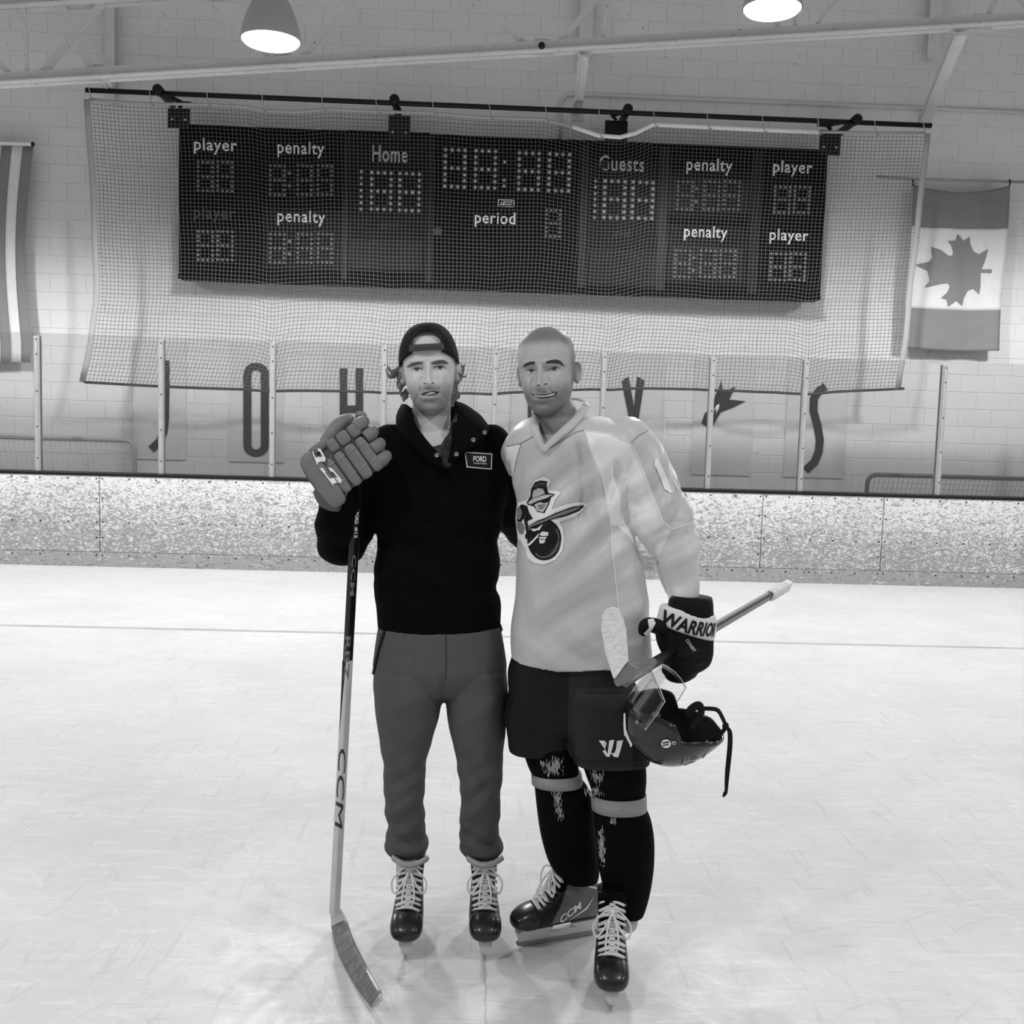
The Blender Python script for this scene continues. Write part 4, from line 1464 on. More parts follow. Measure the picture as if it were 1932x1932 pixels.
# ------------------------------------------------------------------ skates
def skate(person, tip, fwd, label, panel=False, feltt=False, seed=0):
    """tip: ground point under the front of the runner; fwd: the way the toe points"""
    f = Vector((fwd[0], fwd[1], 0)).normalized()
    s = Vector((-f.y, f.x, 0)) * -1.0     # to the wearer's right
    mid = Vector((tip.x, tip.y, 0)) - f * 0.146
    def L(x, y, z):
        z = z - 0.016 if z > 0.07 else z * 0.8 if z > 0.04 else z
        return mid + s * x + f * y + Vector((0, 0, z))
    mb = MB()
    rows = [(-0.128, 0.018, 0.088, 0.16), (-0.115, 0.031, 0.079, 0.20), (-0.07, 0.037, 0.077, 0.22), (-0.02, 0.041, 0.076, 0.215), (0.03, 0.045, 0.076, 0.188), (0.07, 0.048, 0.076, 0.164), (0.11, 0.048, 0.077, 0.146), (0.138, 0.044, 0.080, 0.134), (0.155, 0.034, 0.085, 0.122), (0.164, 0.018, 0.092, 0.112)]
    rings = [ering(L(0, y, (zb + zt) / 2), s * w, Vector((0, 0, (zt - zb) / 2)), 20, 2.6) for y, w, zb, zt in rows]
    mb.loft(densify(rings, 2))
    sh = [(0.10, -0.062, 0.037, 0.060), (0.16, -0.055, 0.036, 0.058), (0.205, -0.052, 0.037, 0.056), (0.25, -0.055, 0.042, 0.058), (0.280, -0.060, 0.045, 0.060)]
    mb.loft(densify([ering(L(0, y, z), s * w, f * d + Vector((0, 0, 0.15 * d)), 20, 2.5) for z, y, w, d in sh], 2))
    me = fuse('boot', mb, 0.0045, 4)
    bv_ = bvh_of(me)
    co, nm = coords(me)
    loc = co - np.array(mid)
    lx, ly = loc @ np.array(s), loc @ np.array(f)
    sk = finish('skate', me, None, person)
    me.materials.clear()
    me.materials.append(M['bootattr'])
    tone = np.full(len(co), lin(20))
    if panel:
        side = (np.abs(nm @ np.array(s)) > 0.55) & (ly < 0.055 + (loc[:, 2] - 0.1) * 0.0) & (ly + (loc[:, 2] - 0.08) * 0.55 < 0.055) & (loc[:, 2] > 0.08)
        tone[side] = lin(112)
    # darker instep
    set_tone(me, tone)
    sk['label'] = label
    # toe cap
    tr = [(0.098, 0.0495, 0.0755, 0.153), (0.12, 0.0495, 0.0755, 0.146), (0.138, 0.0465, 0.078, 0.138), (0.156, 0.037, 0.083, 0.126), (0.166, 0.022, 0.090, 0.115), (0.169, 0.008, 0.097, 0.107)]
    MB().loft(densify([ering(L(0, y, (zb + zt) / 2), s * w, Vector((0, 0, (zt - zb) / 2)), 20, 2.6) for y, w, zb, zt in tr], 3)).build('toe_cap', M['toecap'], sk, True)
    # holder, tapering to the runner
    prof = [(-0.135, 0.050), (-0.120, 0.080), (-0.025, 0.078), (-0.045, 0.054), (0.045, 0.052), (0.036, 0.077), (0.138, 0.084), (0.150, 0.060), (0.142, 0.019), (-0.132, 0.019)]
    hb = MB()
    def ht(z):
        return 0.0045 + max(0, (z - 0.019)) / 0.062 * 0.019
    n = len(prof)
    hb.add([L(-ht(z), y, z) for y, z in prof] + [L(ht(z), y, z) for y, z in prof], [tuple(range(n - 1, -1, -1)), tuple(range(n, 2 * n))] + [(i, (i + 1) % n, (i + 1) % n + n, i + n) for i in range(n)])
    hb.build('blade_holder', M['holder'], sk)
    rp = [(-0.142, 0.022), (0.148, 0.022), (0.152, 0.016), (0.146, 0.006), (0.125, 0.0005), (-0.118, 0.0005), (-0.138, 0.008)]
    MB().prism([L(-0.0022, y, z) for y, z in rp], s * 0.0044).build('runner', M['runner'], sk)
    # tongue
    trow = []
    for z, y, w, c in ((0.20, 0.030, 0.030, 0.010), (0.245, 0.010, 0.036, 0.012), (0.270, 0.004, 0.038, 0.014), (0.292, 0.008, 0.036, 0.016), (0.310, 0.020, 0.036, 0.010)):
        trow.append([L(w * u, y - c * u * u * 1.8, z - 0.010 * u * u) for u in (-1, -0.5, 0, 0.5, 1)])
    sheet(trow[:4], M['boot'] if feltt else M['sock'], 'tongue', sk, 0.010)
    if feltt:
        fr_ = [[L(0.050 * u, 0.030 - 0.022 * u * u, 0.262 + 0.010 * u * u) for u in (-1, -0.5, 0, 0.5, 1)], [L(0.056 * u, 0.046 - 0.026 * u * u, 0.276 + 0.012 * u * u) for u in (-1, -0.5, 0, 0.5, 1)], [L(0.056 * u, 0.062 - 0.026 * u * u, 0.276 + 0.014 * u * u) for u in (-1, -0.5, 0, 0.5, 1)]]
        sheet(fr_, M['felt'], 'tongue_felt', sk, 0.012)
    # laces
    rr = random.Random(seed)
    lc = MB()
    path = []
    for i in range(9):
        t = i / 8
        y = 0.094 + (0.002 - 0.094) * t
        z = 0.158 + (0.266 - 0.158) * t ** 1.15
        w = 0.034 + 0.004 * math.sin(t * 3)
        pts = []
        for u in (-1, -0.6, 0, 0.6, 1):
            q = L(w * u, y - 0.012 * u * u + 0.004 * u * (1 if i % 2 else -1), z - 0.014 * u * u + rr.uniform(-0.001, 0.001))
            pts.append(q + (f * 0.8 + Vector((0, 0, 0.6))) * 0.006)
        lc.tube(pts, 0.0046, 6, flat=0.55, spline=3)
        if i < 8:
            for s_ in (-1, 1):
                y2 = 0.094 + (0.002 - 0.094) * (i + 1) / 8
                z2 = 0.158 + (0.266 - 0.158) * ((i + 1) / 8) ** 1.15
                a = L(s_ * w, y - 0.012, z - 0.014)
                b = L(-s_ * w * 0.2, (y + y2) / 2, (z + z2) / 2 + 0.004)
                up = (f * 0.8 + Vector((0, 0, 0.6))) * 0.005
                lc.tube([a + up, (a + b) / 2 + up * 1.3, b + up], 0.004, 5, flat=0.6)
    lc.build('laces', M['lace'], sk, True)
    bw = MB()
    k = L(0.0, 0.030, 0.252)
    for s_ in (-1, 1):
        bw.tube([k, k + s * 0.022 * s_ + f * 0.018 + Vector((0, 0, 0.006)), k + s * 0.052 * s_ + f * 0.020 + Vector((0, 0, -0.030)), k + s * 0.046 * s_ + f * 0.024 + Vector((0, 0, -0.066)), k + s * 0.026 * s_ + f * 0.026 + Vector((0, 0, -0.045)), k + f * 0.012], 0.0034, 6, flat=0.6, spline=5)
        bw.tube([k, k + s * 0.012 * s_ + f * 0.030 + Vector((0, 0, -0.030)), k + s * 0.018 * s_ + f * 0.048 + Vector((0, 0, -0.075)), k + s * (0.010 * s_ + 0.006) + f * 0.060 + Vector((0, 0, -0.105))], 0.0032, 6, flat=0.6, spline=4)
    bw.ball(k + f * 0.004, 0.009, 8, 6)
    bw.build('bow', M['lace'], sk, True)
    ey = MB()
    for i in range(9):
        t = i / 8
        y = 0.094 + (0.002 - 0.094) * t - 0.012
        z = 0.158 + (0.266 - 0.158) * t ** 1.15 - 0.014
        for s_ in (-1, 1):
            c = L(s_ * 0.0375, y, z) + (f * 0.6 + Vector((0, 0, 0.5))) * 0.004
            ey.ball(c, 0.0038, 6, 4)
    ey.build('eyelets', M['snap'], sk, True)
    return sk, bv_, L
M['bootattr'] = mat('skate_boot_panels', 22, rough=0.4, spec=0.4, attr=True, noise=0.2, scale=25)

# ================================================================== the man in the backwards cap
DA = 3.05
manA = thing('person', (P(840, 1800, DA).x, DA, 0.0), 'bearded man in backwards black cap, black pullover and grey trousers on skates', 'person')
tfA = head_frame(807.5, 693.5, DA - 0.10, 0, 3, -5.0, 1.0)
hsA = 1.12
def build_body(name, tf, jaw, width, smile, nose, torso, limbs, neck, hands=(), voxel=0.0028):
    mb = MB()
    for h_ in hands:
        hand(mb, *h_)
    head_mesh(mb, tf, jaw, width, smile, nose)
    for nodes in limbs:
        limb(mb, nodes, 16, 4)
    mb.loft(densify([hring(xl, xr, y, D, k, 2.2, 28) for xl, xr, y, D, k in torso], 3))
    pts, rad = neck
    mb.tube(pts, rad, 28, True, spline=4)
    return fuse(name, mb, voxel, 3, 0.5)

hA = tfA.translation
neckA = ([tfA @ Vector((0, 0.020, -0.03)), tfA @ Vector((0, 0.018, -0.10)), P(812, 815, DA + 0.005), P(815, 850, DA + 0.02)], [0.054, 0.056, 0.062, 0.085])
torsoA = [(770, 862, 806, DA + .02, .8), (742, 902, 822, DA + .01, .6), (722, 938, 845, DA, .52), (712, 948, 900, DA, .55), (712, 940, 980, DA, .58), (724, 930, 1060, DA, .58), (722, 932, 1160, DA, .52), (722, 938, 1240, DA, .50), (735, 928, 1290, DA, .4)]
limbsA = [[(738, 842, DA, 30), (698, 925, DA + .02, 28), (652, 1008, DA + .01, 28), (638, 985, DA - .07, 25), (640, 930, DA - .12, 22), (645, 905, DA - .14, 20)],
          [(922, 842, DA, 30), (945, 920, DA + .04, 25), (975, 985, DA + .17, 23), (1010, 1012, DA + .29, 22), (1090, 1032, DA + .34, 20), (1190, 1055, DA + .28, 15), (1195, 1056, DA + .275, 12)],
          [(776, 1290, DA, 42), (765, 1380, DA - .01, 34), (763, 1480, DA, 24), (767, 1590, DA + .05, 22), (767, 1680, DA + .08, 20)],
          [(886, 1290, DA, 42), (900, 1380, DA - .01, 34), (906, 1480, DA, 24), (908, 1590, DA + .05, 22), (910, 1680, DA + .08, 20)]]
meA = build_body('body', tfA, hsA, 1.02, 0.6, 1.35, torsoA, limbsA, neckA, [(P(1190, 1055, DA + .28), P(1222, 1063, DA + .235) - P(1190, 1055, DA + .28), (0.1, -1, 0), 0.62)])
def head_local(me, tf):
    co, nm = coords(me)
    inv = np.array(tf.inverted())
    return co @ inv[:3, :3].T + inv[:3, 3], co, nm
def smoothstep(a, b, x):
    t = np.clip((x - a) / (b - a), 0, 1)
    return t * t * (3 - 2 * t)
def skin_tone(me, tf, jaw, base, beard, beard_amt, scalp=None, mous=1.0):
    l, co, nm = head_local(me, tf)
    x, y, z = l[:, 0], l[:, 1], l[:, 2] / np.where(l[:, 2] < 0, jaw, 1.0)
    t = np.full(len(co), float(base))
    ax = np.abs(x)
    jawm = smoothstep(-0.044, -0.084, z - 0.55 * np.maximum(ax - 0.028, 0)) * smoothstep(-0.135, -0.118, z)
    jawm = jawm * smoothstep(0.035, 0.005, y)
    m2 = np.exp(-((z + 0.056) / 0.008) ** 2) * smoothstep(0.036, 0.026, ax) * (y < 0) * mous
    side = np.exp(-((y + 0.012) / 0.018) ** 2) * smoothstep(0.055, 0.062, ax) * smoothstep(0.02, -0.02, z) * smoothstep(-0.12, -0.09, z)
    bm_ = np.clip(np.maximum(np.maximum(jawm, m2), side * 0.8), 0, 1) * beard_amt
    lip = np.exp(-((x / 0.024) ** 4)) * np.exp(-((z + 0.069) / 0.011) ** 4) * (y < -0.05)
    bm_ *= 1 - 0.75 * lip
    n = 0.85 + 0.3 * RNG.random(len(co))
    t = t * (1 - bm_ * n) + beard * bm_ * n
    t -= 10 * lip
    if scalp is not None:
        hl = smoothstep(0.058, 0.090, z + 0.55 * np.maximum(0, y + 0.062))
        hl = np.where(z > 0.0, hl, 0) * 1.0
        sideh = smoothstep(-0.055, -0.015, y) * smoothstep(-0.03, 0.015, z) * smoothstep(0.040, 0.066, ax)
        t = t + (scalp - t) * np.clip(np.maximum(hl, sideh), 0, 1)
    set_tone(me, linv(t))
skin_tone(meA, tfA, hsA, 208, 122, 0.72)
bvA = bvh_of(meA)
bodyA = finish('body', meA, M['skinA'], manA)

FA = lambda pts: crop(pts, 9.66, 720, 600)
def face(bvh, parent, FX, brows, browm, eyes, mouth, teeth, nostr, lipm, lips):
    for b in brows:
        drape('eyebrow', [FX(b)], bvh, browm, parent, 0.0016, 2.5)
    for alm, (ix, iy, ir), lidl in eyes:
        e = drape('eye', [FX(alm)], bvh, M['eyewhite'], parent, 0.0006, 2.0)
        drape('iris', [FX(circle(ix, iy, ir, ir * 0.8, 14))], bvh, M['iris'], e, 0.0012, 2.0)
        drape('lid_line', [FX(lidl)], bvh, M['lid'], e, 0.0016, 2.0)
    for l in lips:
        drape('lip', [FX(l)], bvh, lipm, parent, 0.0006, 2.5)
    mo = drape('mouth', [FX(mouth)], bvh, M['mouth'], parent, 0.0012, 2.5)
    drape('teeth', [FX(teeth)], bvh, M['tooth'], mo, 0.0022, 2.5)
    for n_ in nostr:  # dark ellipses painted for the shade inside the nose openings
        drape('nostril_shade', [FX(n_)], bvh, M['mouth'], parent, 0.0010, 2.0)
face(bvA, bodyA, FA,
     [[(462, 905), (475, 870), (560, 812), (650, 798), (748, 800), (742, 832), (650, 848), (560, 876)], [(880, 828), (960, 790), (1040, 766), (1130, 768), (1215, 820), (1198, 838), (1080, 826), (980, 842)]], M['brow'],
     [([(545, 952), (590, 915), (650, 905), (720, 925), (765, 948), (700, 966), (620, 968)], (638, 938, 38), [(535, 958), (585, 912), (650, 898), (725, 918), (770, 946), (715, 934), (650, 916), (595, 926)]),
      ([(930, 925), (985, 890), (1060, 868), (1120, 885), (1180, 925), (1110, 932), (1020, 935)], (1066, 900, 40), [(922, 928), (980, 882), (1060, 860), (1125, 876), (1190, 926), (1115, 894), (1060, 878), (990, 900)])],
     [(712, 1390), (770, 1362), (870, 1340), (960, 1330), (1062, 1345), (1010, 1378), (930, 1408), (860, 1418), (780, 1410)],
     [(780, 1388), (830, 1368), (890, 1352), (950, 1348), (980, 1356), (940, 1378), (870, 1390), (820, 1396)],
     [circle(790, 1196, 24, 10, 10), circle(930, 1190, 26, 10, 10)], M['lip'],
     [[(735, 1355), (800, 1300), (865, 1292), (950, 1295), (1055, 1332), (960, 1330), (870, 1338), (780, 1360)], [(735, 1412), (860, 1424), (960, 1404), (1040, 1378), (1010, 1440), (900, 1480), (790, 1470)]])

# hair tufts under the cap
random.seed(21)
hb = MB()
def lock(pts, r0, n=6):
    hb.tube([P(x, y, D) for x, y, D in pts], [r0, r0 * 1.1, r0 * 0.8, r0 * 0.45, r0 * 0.12][:len(pts)] if len(pts) == 5 else [r0] * len(pts), n, spline=4)
for i in range(22):
    D = DA - 0.005 + random.uniform(0, 0.09)
    y0 = random.uniform(683, 722)
    x0 = 757 + random.uniform(-1, 4)
    out = random.uniform(4, 24) * (1.0 if y0 < 706 else 0.55)
    dn = random.uniform(8, 22)
    lock([(x0, y0, D), (x0 - out * 0.5, y0 + dn * 0.7, D), (x0 - out * 0.95, y0 + dn * 0.85, D + .01), (x0 - out * 1.15, y0 + dn * 0.35, D + .01), (x0 - out * 1.2, y0 + dn * 0.05, D + .01)], 0.0042)
for i in range(9):
    D = DA + 0.02 + random.uniform(0, 0.10)
    y0 = random.uniform(715, 748)
    x0 = 763 + (y0 - 715) * 0.25
    o_ = random.uniform(2, 13)
    lock([(x0, y0, D), (x0 - o_ * 0.7, y0 + 6, D), (x0 - o_, y0 + 10, D), (x0 - o_ * 0.9, y0 + 5, D), (x0 - o_ * 0.6, y0 + 3, D)], 0.0034)
for i in range(18):
    D = DA - 0.005 + random.uniform(0, 0.09)
    y0 = random.uniform(684, 712)
    x0 = 861 + random.uniform(-4, 1)
    out = random.uniform(4, 20)
    dn = random.uniform(2, 14)
    lock([(x0, y0, D), (x0 + out * 0.5, y0 + dn * 0.8, D), (x0 + out * 0.95, y0 + dn * 0.8, D + .01), (x0 + out * 1.1, y0 + dn * 0.3, D + .01), (x0 + out * 1.2, y0 - 2, D + .01)], 0.0040)
for i in range(8):
    D = DA + 0.03 + random.uniform(0, 0.08)
    y0 = random.uniform(712, 745)
    x0 = 862 - (y0 - 712) * 0.1
    o_ = random.uniform(1, 7)
    lock([(x0, y0, D), (x0 + o_, y0 + 6, D), (x0 + o_, y0 + 11, D), (x0 + o_ * 1.2, y0 + 8, D), (x0 + o_ * 1.3, y0 + 4, D)], 0.0034)
hb.build('hair', M['hair'], manA, True)

# backwards cap: dome with the arched gap above the strap at the front
def cap_pt(ph, t):
    # ph 0 = front, t 0 at the edge .. 1 at the crown
    c, s_ = math.cos(ph), math.sin(ph)
    front = 0.5 + 0.5 * c
    ze = 0.046 * front ** 3 + 0.004 + (-0.012) * (1 - front) ** 2
    zt = 0.1255
    a = t * math.pi / 2
    prof = math.cos(a) ** 0.78
    w, yf, yb = 0.0845, 0.0985, 0.1080
    z = ze + (zt - ze) * math.sin(a) ** 0.95
    # bulge of the crown
    return Vector((w * s_ * prof, (-yf * c if c > 0 else -yb * c) * prof, z))
NP, NT = 72, 22
cm = MB()
vs = [tfA @ cap_pt(2 * math.pi * i / NP, j / NT * 0.985) for j in range(NT + 1) for i in range(NP)]
fs = []
for j in range(NT):
    for i in range(NP):
        q = cap_pt(2 * math.pi * (i + 0.5) / NP, (j + 0.5) / NT * 0.985)
        if q.y < 0 and (q.x / 0.043) ** 2 + (max(q.z - 0.066, 0) / 0.0405) ** 2 < 1:
            continue
        k = (i + 1) % NP
        fs.append((j * NP + i, j * NP + k, (j + 1) * NP + k, (j + 1) * NP + i))
top = len(vs)
vs.append(tfA @ Vector((0, 0, 0.1258)))
fs += [(NT * NP + i, NT * NP + (i + 1) % NP, top) for i in range(NP)]
cm.add(vs, fs)
capo = cm.build('cap', M['cap'], manA, True)
sm = capo.modifiers.new('thickness', 'SOLIDIFY')
sm.thickness = 0.004
sm.offset = 1
# rim of the gap
rim = []
for i in range(25):
    a = math.pi * i / 24
    x, z = 0.0445 * math.cos(a), 0.066 + 0.042 * math.sin(a)
    aa = math.asin(min(1, max(0, (z - 0.05) / 0.0755)) ** (1 / 0.95))
    prof = math.cos(aa) ** 0.78
    sn = max(-1, min(1, x / (0.0845 * prof)))
    rim.append(tfA @ Vector((x, -0.0985 * math.sqrt(1 - sn * sn) * prof - 0.003, z)))
MB().tube(rim, 0.0032, 6, spline=2).build('gap_rim', M['black'], capo, True)
stp = [[tfA @ Vector((0.0845 * math.sin(a) * k_, -0.0985 * math.cos(a) * k_ - 0.004, z)) for a in [(-0.62 + 1.24 * i / 8) for i in range(9)]] for z, k_ in ((0.0475, 0.999), (0.057, 0.992), (0.0665, 0.980))]
st = sheet(stp, M['capstrap'], 'strap', capo, 0.003)
sn_ = MB()
for i in range(8):
    a = -0.42 + 0.84 * i / 7
    sn_.lathe(tfA @ Vector((0.0845 * math.sin(a), -0.0985 * math.cos(a) - 0.0055, 0.057)), [(0.0022, 0), (0.0020, 0.0015), (0.0008, 0.002)], 6, Vector((0, -1, 0)))
sn_.build('strap_studs', M['printdark'], st)
bill = [[tfA @ Vector((0.085 * math.sin(a) * k_, 0.100 * math.cos(a) * k_ + o_, z)) for a in [(-0.9 + 1.8 * i / 8) for i in range(9)]] for k_, o_, z in ((1.0, 0.004, -0.004), (1.05, 0.035, -0.016), (0.95, 0.075, -0.030))]
sheet(bill, M['cap'], 'bill', capo, 0.005)

# pullover
mb = MB()
sw = [(772, 860, 796, DA + .02, .80), (748, 900, 806, DA + .01, .62), (722, 938, 826, DA, .55), (704, 958, 858, DA, .56), (699, 962, 905, DA, .58), (697, 956, 950, DA, .60), (701, 948, 985, DA, .61), (714, 941, 1020, DA, .62), (707, 941, 1062, DA, .63), (702, 942, 1090, DA, .63), (706, 939, 1113, DA, .62), (709, 944, 1128, DA, .62), (711, 945, 1160, DA, .61), (713, 944, 1186, DA, .60)]
mb.loft(densify([hring(xl, xr, y, D, k, 2.3, 40) for xl, xr, y, D, k in sw], 3))
limb(mb, [(738, 842, DA, 44), (698, 925, DA + .02, 43), (652, 1008, DA + .01, 47), (645, 1018, DA - .01, 48), (638, 985, DA - .07, 42), (640, 930, DA - .12, 36), (645, 905, DA - .14, 30)], 24, 6)
limb(mb, [(922, 842, DA, 44), (945, 920, DA + .04, 38), (975, 985, DA + .17, 36), (1010, 1012, DA + .29, 34), (1090, 1032, DA + .34, 31), (1190, 1055, DA + .28, 26)], 24, 5)
mesw = fuse('pullover', mb, 0.0055, 5)
co, nm = coords(mesw)
d = fold(co, [(14, 0, 46, 0.3, 0.006, (zpx(1095, DA), 0.07)), (20, 0, 60, 1.9, 0.004, (zpx(1000, DA), 0.12)), (35, 0, 18, 0.8, 0.003, (zpx(880, DA), 0.12))])
set_coords(mesw, co + nm * d[:, None])
VA = [(772, 770), (790, 820), (815, 850), (840, 880), (848, 878), (858, 835), (862, 770)]
drop_faces(mesw, VA)
bvSW = bvh_of(mesw)
swo = finish('pullover', mesw, M['fleece'], manA)
# collar: standing left flap, open right flap
def W(x, y, D):
    return P(x, y, D)
sheet([[W(752, 812, DA - .02), W(768, 832, DA - .10), W(800, 862, DA - .145), W(838, 884, DA - .16)],
       [W(750, 786, DA + .00), W(763, 805, DA - .085), W(796, 843, DA - .14), W(836, 874, DA - .158)],
       [W(760, 764, DA + .03), W(773, 768, DA - .06), W(789, 810, DA - .11), W(832, 862, DA - .155)]], M['fleece'], 'collar_flap', swo, 0.010)
sheet([[W(846, 872, DA - .152), W(852, 838, DA - .12), W(855, 795, DA - .08), W(858, 759, DA - .01)],
       [W(858, 868, DA - .155), W(878, 838, DA - .13), W(884, 800, DA - .09), W(878, 766, DA + .0)],
       [W(868, 858, DA - .15), W(902, 836, DA - .125), W(922, 812, DA - .075), W(905, 785, DA + .0)]], M['fleece'], 'collar_flap', swo, 0.010)
sheet([[W(755, 775, DA + .09), W(812, 765, DA + .12), W(865, 770, DA + .09)], [W(752, 800, DA + .06), W(812, 800, DA + .11), W(880, 800, DA + .06)]], M['fleece'], 'collar_flap', swo, 0.010)
shirt = drape('shirt', [[(838, 880), (815, 852), (800, 838), (818, 844), (832, 840), (846, 820), (852, 795), (862, 780), (866, 830), (852, 878)]], bvA, M['camo'], swo, 0.006, 6)
def snap(x, y, off=0.012):
    q = P(x, y, DA - off)
    MB().lathe(q, [(0.0001, 0.000), (0.0065, 0.0), (0.0065, 0.003), (0.0045, 0.004), (0.0035, 0.001), (0.0002, 0.001)], 14, Vector((0.1, -1, 0.1))).build('snap', M['snap'], swo, True)
for x, y, o_ in ((914, 816, 0.105), (893, 830, 0.150), (861, 857, 0.172), (824, 859, 0.168)):
    snap(x, y, o_)
patch = drape('patch', [[(876, 853), (928, 856), (927, 886), (880, 882)]], bvSW, M['white'], swo, 0.003, 6)
drape('patch_field', [[(878, 855), (926, 858), (925, 884), (882, 880)]], bvSW, M['printblack'], patch, 0.0042, 6)
drape('patch_lettering', None, bvSW, M['white'], patch, 0.0055, 5, quad_text('FORD', (892, 861), (916, 861), (916, 872), (892, 871), 0.03))
drape('patch_lettering', None, bvSW, M['white'], patch, 0.0055, 5, quad_text('HOCKEY SCHOOL', (893, 873), (917, 874), (917, 876.5), (893, 875.5), 0.02))

# trousers
mb = MB()
tr_ = [(717, 941, 1168, DA, .58), (712, 946, 1190, DA, .60), (706, 953, 1230, DA, .60), (704, 956, 1262, DA, .60), (716, 946, 1296, DA, .52), (760, 900, 1312, DA, .4)]
mb.loft(densify([hring(*q[:4], q[4], 2.4, 36) for q in tr_], 3))
lgL = [(706, 836, 1262, DA, 1.12), (704, 838, 1300, DA, 1.12), (710, 828, 1355, DA - .005, 1.08), (717, 814, 1400, DA - .01, 1.0), (722, 805, 1440, DA - .01, .92), (724, 801, 1485, DA, .95), (727, 801, 1530, DA + .02, 1.0), (731, 803, 1565, DA + .055, 1.05), (726, 808, 1586, DA + .07, 1.1), (725, 807, 1598, DA + .075, 1.1), (735, 800, 1611, DA + .08, 1.0)]
lgR = [(842, 955, 1262, DA, 1.2), (838, 958, 1300, DA, 1.15), (844, 956, 1355, DA - .005, 1.1), (853, 952, 1400, DA - .01, 1.0), (862, 949, 1440, DA - .01, .92), (868, 946, 1485, DA, .95), (868, 944, 1530, DA + .02, 1.0), (867, 941, 1565, DA + .055, 1.05), (867, 947, 1588, DA + .07, 1.1), (867, 950, 1600, DA + .075, 1.1), (878, 941, 1613, DA + .08, 1.0)]
for lg in (lgL, lgR):
    mb.loft(densify([hring(*q[:4], q[4], 2.1, 28) for q in lg], 3))
metr = fuse('trousers', mb, 0.005, 4)
co, nm = coords(metr)
side_k = 0.35 + 0.65 * np.clip(-nm[:, 1], 0, 1)
d = side_k * (fold(co, [(38, 10, 52, 0.4, 0.0060, (zpx(1450, DA), 0.09)), (-54, 8, 58, 2.0, 0.0065, (zpx(1535, DA), 0.08)), (36, -10, 95, 4.0, 0.0070, (zpx(1590, DA), 0.05)), (-34, 5, 40, 1.0, 0.004, (zpx(1320, DA), 0.06)), (-60, 0, 82, 3.0, 0.0035, (zpx(1490, DA), 0.14))]))
cx = P(838, 1320, DA).x
d += -0.010 * np.exp(-((co[:, 0] - cx) / 0.012) ** 2) * np.exp(-((co[:, 2] - zpx(1285, DA)) / 0.05) ** 2) * (nm[:, 1] < 0)
set_coords(metr, co + nm * d[:, None])
bvTR = bvh_of(metr)
tro = finish('trousers', metr, M['trouser'], manA)
seam('fly_seam', [(841, 1196), (842, 1250), (841, 1282)], bvTR, 0.0015, M['trousercuff'], tro, 0.0)
for pts in ([(726, 1190), (716, 1225), (702, 1285)], [(941, 1178), (951, 1205), (956, 1240)]):
    seam('pocket_trim', pts, bvTR, 0.006, M['printblack'], tro, 0.001)
MB().loft([hring(736, 799, 1604, DA + .08, 1.0, 2.1, 24), hring(738, 798, 1618, DA + .085, 1.0, 2.1, 24)]).build('ankle_cuff', M['trousercuff'], tro, True)
MB().loft([hring(878, 941, 1606, DA + .08, 1.0, 2.1, 24), hring(880, 940, 1620, DA + .085, 1.0, 2.1, 24)]).build('ankle_cuff', M['trousercuff'], tro, True)

skate(manA, G(764, 1815), (-0.02, -1), 'black skate with pale laces beneath the grey trousers, toe to the camera', False, True, 1)
skate(manA, G(915, 1815), (0.05, -1), 'black skate with pale laces beneath the grey trousers, nearer the other man', False, True, 2)
# ================================================================== the man in the pale jersey
DB = 2.95
manB = thing('person', (P(1100, 1800, DB).x, DB, 0.0), 'smiling shaven-headed man in a pale hockey jersey, black shorts and skates', 'person')
tfB = head_frame(1019, 697, DB - 0.095, -17, 2, -4.5, 1.0)
jawB = 1.08
neckB = ([tfB @ Vector((0, 0.024, -0.03)), tfB @ Vector((0, 0.024, -0.10)), P(1062, 815, DB + 0.02), P(1075, 850, DB + 0.03)], [0.056, 0.060, 0.070, 0.09])
torsoB = [(1020, 1110, 800, DB + .03, .70), (998, 1155, 818, DB + .03, .5), (990, 1178, 845, DB + .02, .42), (990, 1170, 890, DB + .01, .45), (1000, 1155, 950, DB + .01, .48), (1005, 1165, 1050, DB, .48), (1000, 1175, 1180, DB, .46), (990, 1170, 1300, DB, .42)]
limbsB = [[(1185, 840, DB, 36), (1232, 920, DB - .01, 32), (1272, 1010, DB - .04, 27), (1287, 1070, DB - .06, 22), (1293, 1140, DB - .09, 18), (1292, 1200, DB - .11, 18)],
          [(990, 850, DB, 32), (968, 880, DB + .16, 28), (940, 940, DB + .38, 26), (895, 985, DB + .47, 24), (800, 1005, DB + .47, 16)],
          [(1020, 1300, DB, 48), (1030, 1420, DB - .02, 38), (1062, 1500, DB + .03, 30), (1085, 1600, DB + .13, 26), (1096, 1680, DB + .16, 20)],
          [(1130, 1300, DB, 50), (1150, 1430, DB - .05, 40), (1168, 1510, DB - .06, 32), (1180, 1620, DB - .02, 28), (1184, 1740, DB - .02, 21)]]
meB = build_body('body', tfB, jawB, 1.06, 1.0, 1.25, torsoB, limbsB, neckB, [(P(800, 1005, DB + .47), P(770, 1003, DB + .45) - P(800, 1005, DB + .47), (0.1, -1, 0), 0.9), (P(1292, 1160, DB - .10), (0, -.1, -1), (0.2, -1, 0), 0.42)])
skin_tone(meB, tfB, jawB, 180, 78, 0.52, 116, 0.5)
bvB = bvh_of(meB)
bodyB = finish('body', meB, M['skinB'], manB)
FB = lambda pts: crop(pts, 9.66, 950, 600)
